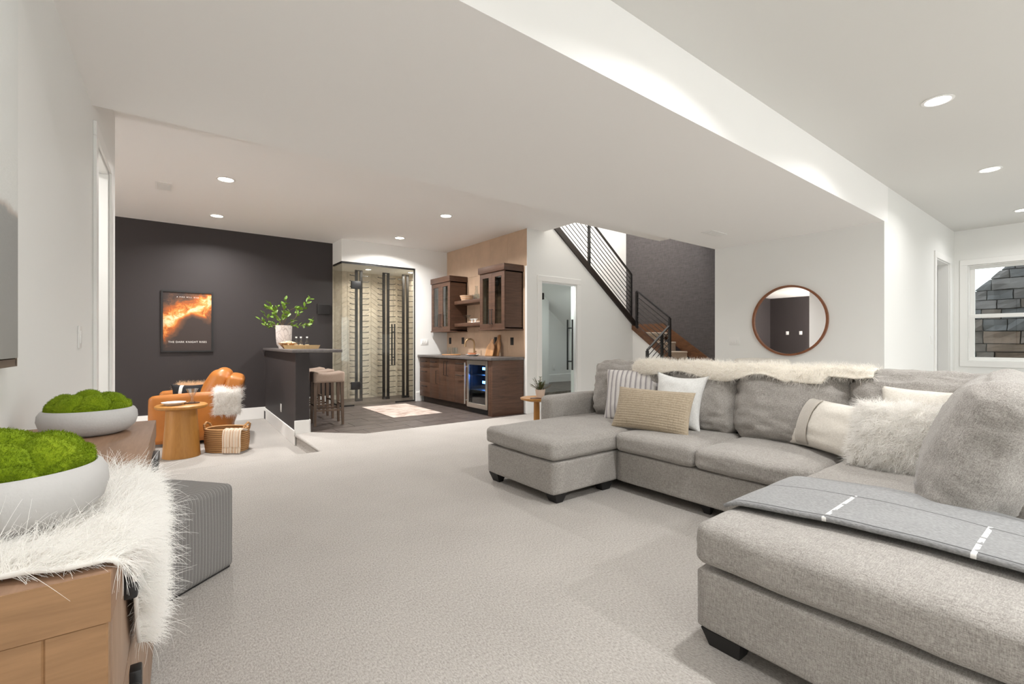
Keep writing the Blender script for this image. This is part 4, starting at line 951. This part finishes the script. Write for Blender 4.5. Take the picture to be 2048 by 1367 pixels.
# ------------------------------------------------------------------ bar counter, stools
bc = thing('bar_counter', 'dark stone bar counter on the half wall, ledge over the stools', 'counter', (1.425, 6.40, 0), PW)
box('slab', stone_top, bc, (-.045, -.03, 1.031), (.575, 2.60, 1.07), .004)
def stool(label, x, y, rz):
    t = thing('bar_stool', label, 'stool', (x, y, 0), R(rz), 'bar stools')
    me = cushion_mesh('seat', .42, .36, .13, .03, (0, 0, 0), 14, .001, 4, 3)
    for v in me.vertices: v.co.z += .10 * (v.co.x / .21) ** 2 * .28 if v.co.z > 0 else 0
    link('seat', me, stool_fab, t, (0, 0, .665))
    for sx in (-1, 1):
        for sy in (-1, 1):
            q = MB(); a = .0185; x0, y0, x1, y1 = sx * .175, sy * .14, sx * .185, sy * .155
            q.raw([(x1 - a * .8, y1 - a * .8, 0), (x1 + a * .8, y1 - a * .8, 0), (x1 + a * .8, y1 + a * .8, 0), (x1 - a * .8, y1 + a * .8, 0), (x0 - a * 1.3, y0 - a * 1.3, .61), (x0 + a * 1.3, y0 - a * 1.3, .61), (x0 + a * 1.3, y0 + a * 1.3, .61), (x0 - a * 1.3, y0 + a * 1.3, .61)], [(0, 3, 2, 1), (4, 5, 6, 7), (0, 1, 5, 4), (1, 2, 6, 5), (2, 3, 7, 6), (3, 0, 4, 7)])
            q.obj('leg', stool_wood, t)
    for s in (-1, 1): box('stretcher', stool_wood, t, (-.165, s * .150 - .010, .20), (.165, s * .150 + .010, .225)); box('stretcher', stool_wood, t, (s * .182 - .010, -.135, .27), (s * .182 + .010, .135, .295))
    return t
s1 = stool('saddle-seat bar stool closest to the carpet', 1.955, 6.90, -6); dup(s1, (1.99, 7.52, 0), R(-2), 'saddle-seat bar stool behind the first one'); dup(s1, (2.02, 8.12, 0), R(-2), 'saddle-seat bar stool farthest back by the dark wall')

# things on the bar counter
vs = thing('vase', 'tall pale scratched vase with leafy branches on the bar counter', 'vase', (1.60, 7.95, 1.07))
MB().lathe([(0, 0), (.075, 0), (.078, .03), (.10, .06), (.112, .16), (.118, .36), (.108, .36), (.10, .16), (.07, .05), (0, .05)], 32).obj('body', vase_m, vs, smooth=50)
rg = random.Random(5)
br = MB(); lv = []
def branch(p0, d, n, step, sub=True):
    pts = [Vector(p0)]; d = Vector(d).normalized()
    for i in range(n):
        d = (d + Vector((rg.uniform(-.18, .18), rg.uniform(-.18, .18), rg.uniform(-.12, .16)))).normalized(); pts.append(pts[-1] + d * step)
        if i > 0:
            for k in range(3): lv.append((pts[-1] - d * step * rg.random(), (d + Vector((rg.uniform(-1, 1), rg.uniform(-1, 1), rg.uniform(-.6, .9)))).normalized()))
            if sub and rg.random() < .6: branch(pts[-1], d + Vector((rg.uniform(-.9, .9), rg.uniform(-.9, .9), rg.uniform(-.3, .7))), 3, step * .75, False)
    br.tube(pts, [.004 * (1 - .6 * i / n) for i in range(n + 1)], 5)
u_ = Vector((rt0 := math.sin(R(52.51)), -math.cos(R(52.51)), 0))
for a, b2, n in ((-1.25, .30, 7), (-.95, .55, 5), (-.55, .8, 4), (.35, 1.0, 6), (.8, .75, 6), (1.1, .35, 5), (.1, .7, 4), (-1.4, .15, 4)):
    branch((rg.uniform(-.04, .04), rg.uniform(-.04, .04), .34), (u_.x * a + rg.uniform(-.2, .2), u_.y * a + rg.uniform(-.2, .2), b2), n, .072)
br.obj('stem', stem_m, vs)
lm = MB(); lm.raw([(0, 0, 0), (.014, .018, .002), (.020, .040, -.002), (.012, .062, -.006), (0, .075, -.010), (-.012, .062, -.006), (-.020, .040, -.002), (-.014, .018, .002), (0, .036, -.006)], [(0, 1, 8), (1, 2, 8), (2, 3, 8), (3, 4, 8), (4, 5, 8), (5, 6, 8), (6, 7, 8), (7, 0, 8)])
lme = lm.mesh('leaf', True); lme.materials.append(leaf_m)
for p, d in lv[:290]:
    o = bpy.data.objects.new('leaf', lme); COL.objects.link(o); o.parent = vs; o.location = p; o.rotation_mode = 'QUATERNION'
    q = d.to_track_quat('Y', 'Z'); q = q @ Matrix.Rotation(rg.uniform(-1.2, 1.2), 3, 'Y').to_quaternion(); o.rotation_quaternion = q; s = rg.uniform(.65, 1.25); o.scale = (s, s, s)
wick = stripes_mat('light_wicker', 2, .016, [(0, (.62, .42, .20)), (.5, (.74, .55, .31)), (.8, (.42, .26, .11))], bmpv=.6)
ty = thing('wicker_tray', 'light woven tray with flared rim on the bar counter', 'tray', (1.74, 7.42, 1.07), PW + R(-40))
q = MB(); w, d, h, e = .19, .13, .055, .02
q.raw([(-w, -d, 0), (w, -d, 0), (w, d, 0), (-w, d, 0), (-w - e, -d - e, h), (w + e, -d - e, h), (w + e, d + e, h), (-w - e, d + e, h), (-w - e + .012, -d - e + .012, h), (w + e - .012, -d - e + .012, h), (w + e - .012, d + e - .012, h), (-w - e + .012, d + e - .012, h), (-w + .01, -d + .01, .01), (w - .01, -d + .01, .01), (w - .01, d - .01, .01), (-w + .01, d - .01, .01)],
      [(0, 3, 2, 1)] + [(i, (i + 1) % 4, 4 + (i + 1) % 4, 4 + i) for i in range(4)] + [(4 + i, 4 + (i + 1) % 4, 8 + (i + 1) % 4, 8 + i) for i in range(4)] + [(8 + i, 8 + (i + 1) % 4, 12 + (i + 1) % 4, 12 + i) for i in range(4)] + [(12, 13, 14, 15)]); q.obj('basketwork', wick, ty)
bb_ = MB()
for i in range(18):
    x = -w + (i + .5) * 2 * w / 18
    for s in (-1, 1): bb_.tube([(x, s * (d + .001), .002), (x * 1.08, s * (d + e + .002), h)], .004, 5)
bb_.obj('stake', wick, ty)
t = thing('nut_bowl', 'flared brown wooden bowl of pale nuts beside the vase', 'bowl', (1.60, 7.66, 1.07)); MB().lathe([(0, 0), (.06, 0), (.135, .085), (.125, .085), (.052, .012), (0, .012)], 32).obj('bowl', oak_board, t, smooth=50)
q = MB(); rr = random.Random(2)
for i in range(60):
    a, r_ = rr.random() * 6.28, .115 * rr.random() ** .5; x, y, z = r_ * math.cos(a), r_ * math.sin(a), .07 + .035 * (1 - (r_ / .115) ** 2)
    bmesh.ops.create_icosphere(q.b, subdivisions=1, radius=.016, matrix=Matrix.Translation((x, y, z)))
o = q.obj('nuts', plain('nuts', (.72, .60, .42), .7), t, smooth=True); o['kind'] = 'stuff'
bot = [(0, 0), (.026, 0), (.028, .06), (.026, .085), (.012, .115), (.012, .15), (.009, .15), (.009, .115), (0, .09)]
bot = [(r_, z) for r_, z in bot]
for k, (x, y, l) in enumerate(((1.68, 7.50, 'closest to the nut bowl'), (1.735, 7.46, 'in the middle'), (1.80, 7.37, 'farthest from the nut bowl'))):
    t = thing('small_bottle', 'small clear bottle in the woven tray, ' + l, 'bottle', (x, y, 1.081), 0, 'bottles in the tray'); MB().lathe(bot, 16).obj('body', glassware, t, smooth=50)
    MB().lathe([(0, .004), (.0255, .004), (.0275, .055), (0, .055)], 16).obj('contents', plain('bottle_contents_%d' % k, (.62, .50, .34), .5), t, smooth=50); MB().lathe([(0, .15), (.014, .15), (.014, .17), (0, .17)], 12).obj('cap', plate_white, t, smooth=50)
# ------------------------------------------------------------------ wine room: racks and glass front
def rack(label, x):
    t = thing('wine_rack', label, 'wine rack', (x, 9.20, 0), 0, 'wine racks'); 
    for s in (-1, 1): box('post', black, t, (s * .047 - .025, -.014, .04), (s * .047 + .025, .014, 2.60))
    box('foot', black, t, (-.07, -.03, 0), (.07, .03, .04)); box('top_tie', black, t, (-.06, -.01, 2.585), (.06, .012, 2.60))
    pm = MB().tube([(0, 0, 0), (.115, -.012, .006)], .006, 6).tube([(.115, -.012, .006), (.115, -.05, .010)], .0055, 6).mesh('peg', 40); pm.materials.append(black)
    pm2 = MB().tube([(0, 0, 0), (-.115, -.012, .006)], .006, 6).tube([(-.115, -.012, .006), (-.115, -.05, .010)], .0055, 6).mesh('peg', 40); pm2.materials.append(black)
    for i in range(22):
        for s, me in ((1, pm), (-1, pm2)):
            o = bpy.data.objects.new('peg', me); COL.objects.link(o); o.parent = t; o.location = (s * .068, -.01, .13 + i * .112)
    return t
r1 = rack('black peg wine rack behind the hinged side of the glass', 3.215); dup(r1, (3.78, 9.20, 0), 0, 'black peg wine rack in the middle behind the door handle'); dup(r1, (4.21, 9.20, 0), 0, 'black peg wine rack nearest the white wall')
gw = thing('wine_room_glass', 'frameless glass front of the wine room with black fittings', 'glass partition', (0, 0, 0))
G = .012
for nm, a, b in (('fixed_pane', (2.672, YG + .03, .02), (2.90, YG + .03 + G, ZW - .02)), ('door_pane', (2.906, YG + .03, .012), (3.70, YG + .03 + G, ZW - .035)), ('fixed_pane', (3.706, YG + .03, .02), (4.10, YG + .03 + G, ZW - .02)), ('side_pane', (2.672, YG + .046, .02), (2.672 + G, YD + .03, ZW - .02))): MB().box(a, b).obj(nm, glass_green, gw)
for a, b in (((2.668, YG + .022, ZW - .03), (4.108, YG + .052, ZW - .001)), ((2.664, YG + .02, ZW - .03), (2.692, YD, ZW - .001)), ((4.096, YG + .022, 0), (4.11, YG + .052, ZW)), ((2.664, YG + .026, 0), (2.90, YG + .048, .025)), ((3.70, YG + .026, 0), (4.10, YG + .048, .025)), ((2.664, YG + .05, 0), (2.69, YD, .025))): box('channel', black, gw, a, b)
for z in (.30, 2.15): box('hinge', black, gw, (2.845, YG + .01, z), (3.015, YG + .062, z + .14), .003)
q = MB()
for y in (YG - .03, YG + .10): q.tube([(3.655, y, .73), (3.655, y, 1.52)], .014, 10)
for z in (.88, 1.37): q.tube([(3.655, YG - .03, z), (3.655, YG + .10, z)], .010, 8)
q.obj('handle', black, gw, smooth=40)

# ------------------------------------------------------------------ stairs
st = struct(MB().prism([(5.85, 1.6), (7.53, 1.30), (8.6, 1.30), (8.6, 1.37), (7.53, 1.37), (7.53, 1.25), (7.3, 1.3)], 1, 5.93, 5.94).obj('staircase', white_cloth)) if False else None
run, rise = .258, .19
beige = fabric('stair_carpet', (.44, .36, .28), (.58, .49, .40), 160)
sc_ = struct(MB().box((7.64, 5.83, 1.20), (8.60, 6.89, 1.368)).obj('staircase', stair_wood))
def tread(a, b): MB().box(a, b).bevel(.018, 3).obj('tread', beige, sc_, smooth=40)
def riser(a, b): box('riser', beige, sc_, a, b)
tread((7.64, 5.79, 1.30), (8.585, 6.89, 1.374))
for i in range(11):      # upper flight climbs away from the landing towards -x
    x1 = 7.53 - i * run; z = 1.37 + (i + 1) * rise
    if x1 - run < 5.21: break
    tread((x1 - run - .0, 5.95, z - .045), (x1 + .025, 6.89, z)); riser((x1 - .018, 5.96, z - rise), (x1, 6.89, z - .045))
for i in range(2):       # lower flight towards the camera
    y1 = 5.81 - i * run; z = 1.18 - i * rise
    tread((7.66, y1 - run - .022, z - .045), (8.50, y1 + .01, z)); riser((7.66, y1, z), (8.50, y1 + .016, z + rise - .045))
tread((7.64, 4.05, .755), (8.585, 5.30, .80)); riser((7.66, 5.29, .80), (8.50, 5.306, .955))
for i in range(3):
    x1 = 7.64 - i * run; z = .61 - i * rise
    tread((x1 - run - .022, 4.05, z - .045), (x1 + .01, 5.0, z)); riser((x1, 4.05, z), (x1 + .016, 5.0, z + rise - .045))
box('landing_base', stair_wood, sc_, (7.66, 3.95, 0), (8.6, 5.0, .75)); box('step_base', stair_wood, sc_, (6.86, 4.05, 0), (7.62, 5.0, .18))
MB().prism([(5.20, zstr(5.20)), (7.58, zstr(7.58)), (7.58, zstr(7.58) + .135), (5.20, zstr(5.20) + .135)], 1, YB - .03, YB + .05).obj('stringer', plain('stringer_dark', (.022, .014, .010), .45), sc_)
MB().prism([(YB + .06, 1.47), (4.96, .74), (4.96, .83), (YB + .06, 1.56)], 0, 7.50, 7.66).obj('stringer', stair_wood, sc_)
MB().prism([(5.86, 1.55), (5.86, 1.30), (4.2, .05), (4.2, .42), (4.30, .47)], 0, 8.565, 8.598).obj('skirt_board', stair_wood, sc_)
box('skirt_board', stair_wood, sc_, (7.60, 6.868, 1.374), (8.6, 6.898, 1.57)); box('skirt_board', stair_wood, sc_, (8.568, 5.86, 1.374), (8.598, 6.87, 1.57))

def railing(label, p0, p1, z0, z1, hgt, posts, bars, axis):
    """sloped railing between two plan points; z0,z1 are the foot heights"""
    t = thing('stair_railing', label, 'railing', (p0[0], p0[1], z0), 0, 'black stair railings')
    def P(f, dz): return (p0[0] + (p1[0] - p0[0]) * f - p0[0], p0[1] + (p1[1] - p0[1]) * f - p0[1], (z1 - z0) * f + dz)
    ln = math.hypot(p1[0] - p0[0], p1[1] - p0[1])
    a = P(0, hgt); b = P(1, hgt); q = MB(); w = .022
    if axis == 'x': q.prism([(a[0], a[2]), (b[0], b[2]), (b[0], b[2] + .022), (a[0], a[2] + .022)], 1, -w, w)
    else: q.prism([(a[1], a[2]), (b[1], b[2]), (b[1], b[2] + .022), (a[1], a[2] + .022)], 0, -w, w)
    q.obj('handrail', black, t)
    for f, dn in posts:
        c = P(f, 0); box('post', black, t, (c[0] - .021, c[1] - .021, c[2] - dn), (c[0] + .021, c[1] + .021, c[2] + hgt))
    for i in range(bars):
        dz = hgt * (i + 1) / (bars + 1) * .97 + .02
        MB().tube([P(0, dz), P(1, dz)], .0075, 6).obj('bar', black, t, smooth=40)
zb = lambda x: zstr(x) + .12
railing('long black bar railing on the upper stair flight', (5.22, YB + .01), (7.50, YB + .01), zb(5.22), zb(7.50), .86, ((.47, 0), (.995, .05)), 8, 'x')
railing('black railing of the middle flight beside the dark wallpaper', (7.56, 5.80), (7.56, 5.06), 1.40, .84, .77, ((0, .05), (1.0, .6)), 7, 'y')
railing('short black railing of the lowest steps behind the sofa', (7.50, 5.04), (6.86, 5.04), .62, .19, .83, ((.33, .5), (1.0, .18)), 7, 'x')

# ------------------------------------------------------------------ sunken sitting area
ac = thing('armchair', 'tan leather swivel armchair facing the theatre side', 'armchair', (.43, 7.62, SUNK), R(-9))
def AC(nm, me, loc, rot=None, m=leather): return link(nm, me, m, ac, loc, rot)
MB().lathe([(0, 0), (.30, 0), (.30, .03), (0, .03)], 36).obj('swivel_base', black_soft, ac)
AC('seat_base', cushion_mesh('seat_base', .74, .60, .26, .04, (.01, 0, .0), 14, .003, 4, 51), (-.02, 0, .175))
AC('seat_cushion', cushion_mesh('seat_cushion', .66, .54, .15, .06, (.015, .0, .03), 18, .006, 5, 52), (-.07, 0, .385))
for s in (-1, 1): AC('arm', cushion_mesh('arm', .86, .125, .60, .045, (.02, .012 , .012), 20, .004, 4, 53 + s), (.0, s * .355, .355), (0, R(-2), 0))
AC('back', cushion_mesh('back', .20, .80, .78, .06, (.02, .0, .02), 22, .006, 4, 56), (.41, 0, .48), (0, R(13), 0))
AC('back_cushion', cushion_mesh('back_cushion', .27, .56, .60, .125, (.03, 0, .03), 24, .012, 4, 57), (.235, 0, .655), (0, R(27), 0))
def drape(u, v, y0, x0, w, dirs, la, lb):
    """sheet over an armrest: v goes from the inner hem over the top to the outer hem"""
    x = x0 + u * w; top = .672; half = .085; s = v * (la + 2 * half + lb)
    if s < la: return (x, y0 - dirs * half, top - (la - s))
    if s < la + 2 * half:
        q = (s - la) / (2 * half); return (x, y0 + dirs * half * (2 * q - 1), top + .022 * math.sin(q * math.pi))
    return (x, y0 + dirs * half, top - (s - la - 2 * half))
def hide(label, m, fm, y0, x0, w, dirs, la, lb, n, ln):
    t = thing('fur_hide', label, 'fur throw', (.43, 7.62, SUNK), R(-9)); h = link('hide', sheet_mesh('hide', lambda u, v: drape(u, v, y0, x0, w, dirs, la, lb), 16, 24, .008), m, t)
    fur('fur', h, fm, t, n, ln, .0010, 5, .8, (0, 0, -.1), .7, .4, clump=.03); return t
hide('white sheepskin over the near armrest of the leather chair', skin_white, fur_white, -.355, .25, .30, -1, .10, .30, 9000, .06)
hide('tan sheepskin over the far armrest of the leather chair', skin_tan, fur_tan, .355, -.24, .52, 1, .07, .15, 12000, .085)
bw = stripes_mat('black_white_cushion', 0, .5, [(0, (.012, .012, .014)), (.60, (.012, .012, .014)), (.78, (.75, .72, .68)), (.86, (.012, .012, .014))])
o = link('black_cushion', pillow_mesh('black_cushion', .46, .30, .14, 22, .16, seed=9), bw, None, (.35, 7.47, SUNK + .475)); o.rotation_euler = (R(-14), 0, R(-22)); tag(o, 'black cushion with a white band on the leather chair', 'cushion')

tb = thing('side_table', 'honey oak pedestal side table in front of the leather chair', 'side table', (.245, 6.60, SUNK))
MB().lathe([(0, .555), (.235, .555), (.255, .568), (.255, .588), (.238, .60), (0, .60)], 48).obj('top', oak, tb, smooth=40)
MB().lathe([(0, 0), (.185, 0), (.178, .10), (.158, .40), (.150, .556), (0, .556)], 40).obj('pedestal', oak, tb, smooth=50)
o = MB().lathe([(0, 0), (.075, 0), (.118, .035), (.112, .035), (.07, .008), (0, .008)], 36).obj('plate', plate_white, None, smooth=50, loc=(.17, 6.55, SUNK + .60)); tag(o, 'shallow white dish on the oak pedestal table', 'dish')
o = MB().lathe([(0, 0), (.078, 0), (.078, .010), (0, .010)], 32).obj('coaster', stair_wood, None, smooth=40, loc=(.345, 6.62, SUNK + .60)); tag(o, 'round dark wooden coaster under the goblet', 'coaster')
gb = [(0, 0), (.04, 0), (.036, .01), (.014, .025), (.012, .06), (.022, .075), (.045, .12), (.066, .165), (.062, .165), (.040, .12), (.016, .08), (0, .075)]
o = MB().lathe(gb, 11).obj('goblet', crystal, None, smooth=20, loc=(.345, 6.62, SUNK + .61)); tag(o, 'cut glass goblet standing on the coaster', 'glass')

bk = thing('basket', 'woven brown seagrass basket with two handles on the carpet', 'basket', (.70, 6.62, SUNK), R(-37.5))
wk = stripes_mat('seagrass', 2, .024, [(0, (.44, .23, .09)), (.4, (.60, .34, .15)), (.8, (.25, .125, .05))], bmpv=.8)
q = MB()
A_, B_ = .235, .165
def ell(z, k, j=0, seg=40): return [((A_ * k) * math.copysign(abs(math.cos(2 * math.pi * i / seg)) ** .8, math.cos(2 * math.pi * i / seg)), (B_ * k) * math.copysign(abs(math.sin(2 * math.pi * i / seg)) ** .8, math.sin(2 * math.pi * i / seg)), z) for i in range(seg + 1)]
for i in range(13): q.tube(ell(.012 + i * .0215, .94 + .06 * math.sin(i / 12 * 2.6)), .0135, 6, cap=False)
q.obj('weave', wk, bk, smooth=50); MB().prism([(p[0], p[1]) for p in ell(0, .95)[:-1]], 2, .003, .012).obj('floor', wk, bk)
for s in (-1, 1): MB().tube([(s * A_ * .96, -.07, .25), (s * A_ * 1.05, -.055, .315), (s * A_ * 1.08, 0, .34), (s * A_ * 1.05, .055, .315), (s * A_ * .96, .07, .25)], .013, 8).obj('handle', wk, bk, smooth=50)
tw = thing('tassel_throw', 'cream throw with tan stripes and knotted tassels over the basket', 'throw', (.70, 6.62, SUNK), R(-37.5))
tm = stripes_mat('tassel_cloth', 0, .034, [(0, (.74, .61, .48)), (.55, (.58, .37, .23)), (.8, (.78, .68, .57))])
def tf(u, v):
    x = .07 + u * .215; s = v * .30; r_ = .010 * math.sin(u * 26)
    if s < .10: return (x, -B_ * .9 - .005 + (.10 - s), .24 + .045 - .3 * (.10 - s) + r_)
    q = s - .10; return (x + .02 * q, -B_ * 1.0 - .022 - .02 * math.sin(min(1, q * 9) * 1.57) - .5 * r_, .282 - q)
link('cloth', sheet_mesh('cloth', tf, 40, 20, .008), tm, tw)
for i in range(15): MB().tube([(.076 + i * .0145, -B_ - .044, .09), (.078 + i * .0145, -B_ - .052, .06), (.076 + i * .0145 + random.uniform(-.006, .006), -B_ - .05, .015)], [.004, .0075, .0085], 6).obj('tassel', tm, tw, smooth=50)

# ------------------------------------------------------------------ side table and plant by the sofa arm, console under the mirror
t2 = thing('side_table', 'small round oak side table behind the far sofa arm', 'side table', (3.30, 3.86, 0))
MB().lathe([(0, .525), (.10, .525), (.175, .545), (.18, .562), (.17, .566), (.14, .556), (0, .556)], 40).obj('top', oak, t2, smooth=40); MB().lathe([(0, 0), (.13, 0), (.13, .02), (.035, .05), (.032, .53), (0, .53)], 28).obj('pedestal', oak, t2, smooth=50)
pl = thing('potted_plant', 'small dark green plant in a beige pot on the round table', 'plant', (3.36, 3.87, .557)); MB().lathe([(0, 0), (.042, 0), (.056, .09), (.048, .09), (.04, .075), (0, .075)], 28).obj('pot', concrete_pot, pl, smooth=40)
q = MB(); rr = random.Random(4); stems = MB()
for i in range(26):
    a = rr.random() * 6.28; tilt = rr.uniform(.1, 1.15); d = Vector((math.cos(a) * math.sin(tilt), math.sin(a) * math.sin(tilt), math.cos(tilt))); ln = rr.uniform(.08, .15)
    p0 = Vector((0, 0, .075)); stems.tube([p0, p0 + d * ln], .002, 5)
    for k in range(9):
        c = p0 + d * ln * (.25 + .75 * k / 8)
        for s in (-1, 1):
            sd = d.cross(Vector((0, 0, 1))).normalized() * s; e_ = (sd + d * .7 + Vector((0, 0, rr.uniform(-.2, .3)))).normalized() * .026; wv = d * .004
            q.raw([c - wv, c + wv, c + e_], [(0, 1, 2)])
o = q.obj('needles', fern_m, pl); o['kind'] = 'stuff'; stems.obj('stem', stem_m, pl)
o = MB().lathe([(0, 0), (.06, 0), (.06, .012), (0, .012)], 24).obj('coaster', stair_wood, None, smooth=40, loc=(3.235, 3.80, .557)); tag(o, 'round brown wooden coaster on the table by the sofa arm', 'coaster')
cs = thing('bench', 'cream topped bench standing against the mirror wall', 'bench', (6.60, 2.98, 0))
link('cushion', cushion_mesh('cushion', .34, .62, .10, .04, (0, 0, .01), 14, .002, 4, 61), cream_cloth, cs, (0, 0, .89))
for sx in (-.13, .13):
    for sy in (-.27, .27): box('leg', stool_wood, cs, (sx - .02, sy - .02, 0), (sx + .02, sy + .02, .84))
MB().tube([(6.85, 5.7, .30), (6.55, 6.25, .33)], .02, 8) if False else None
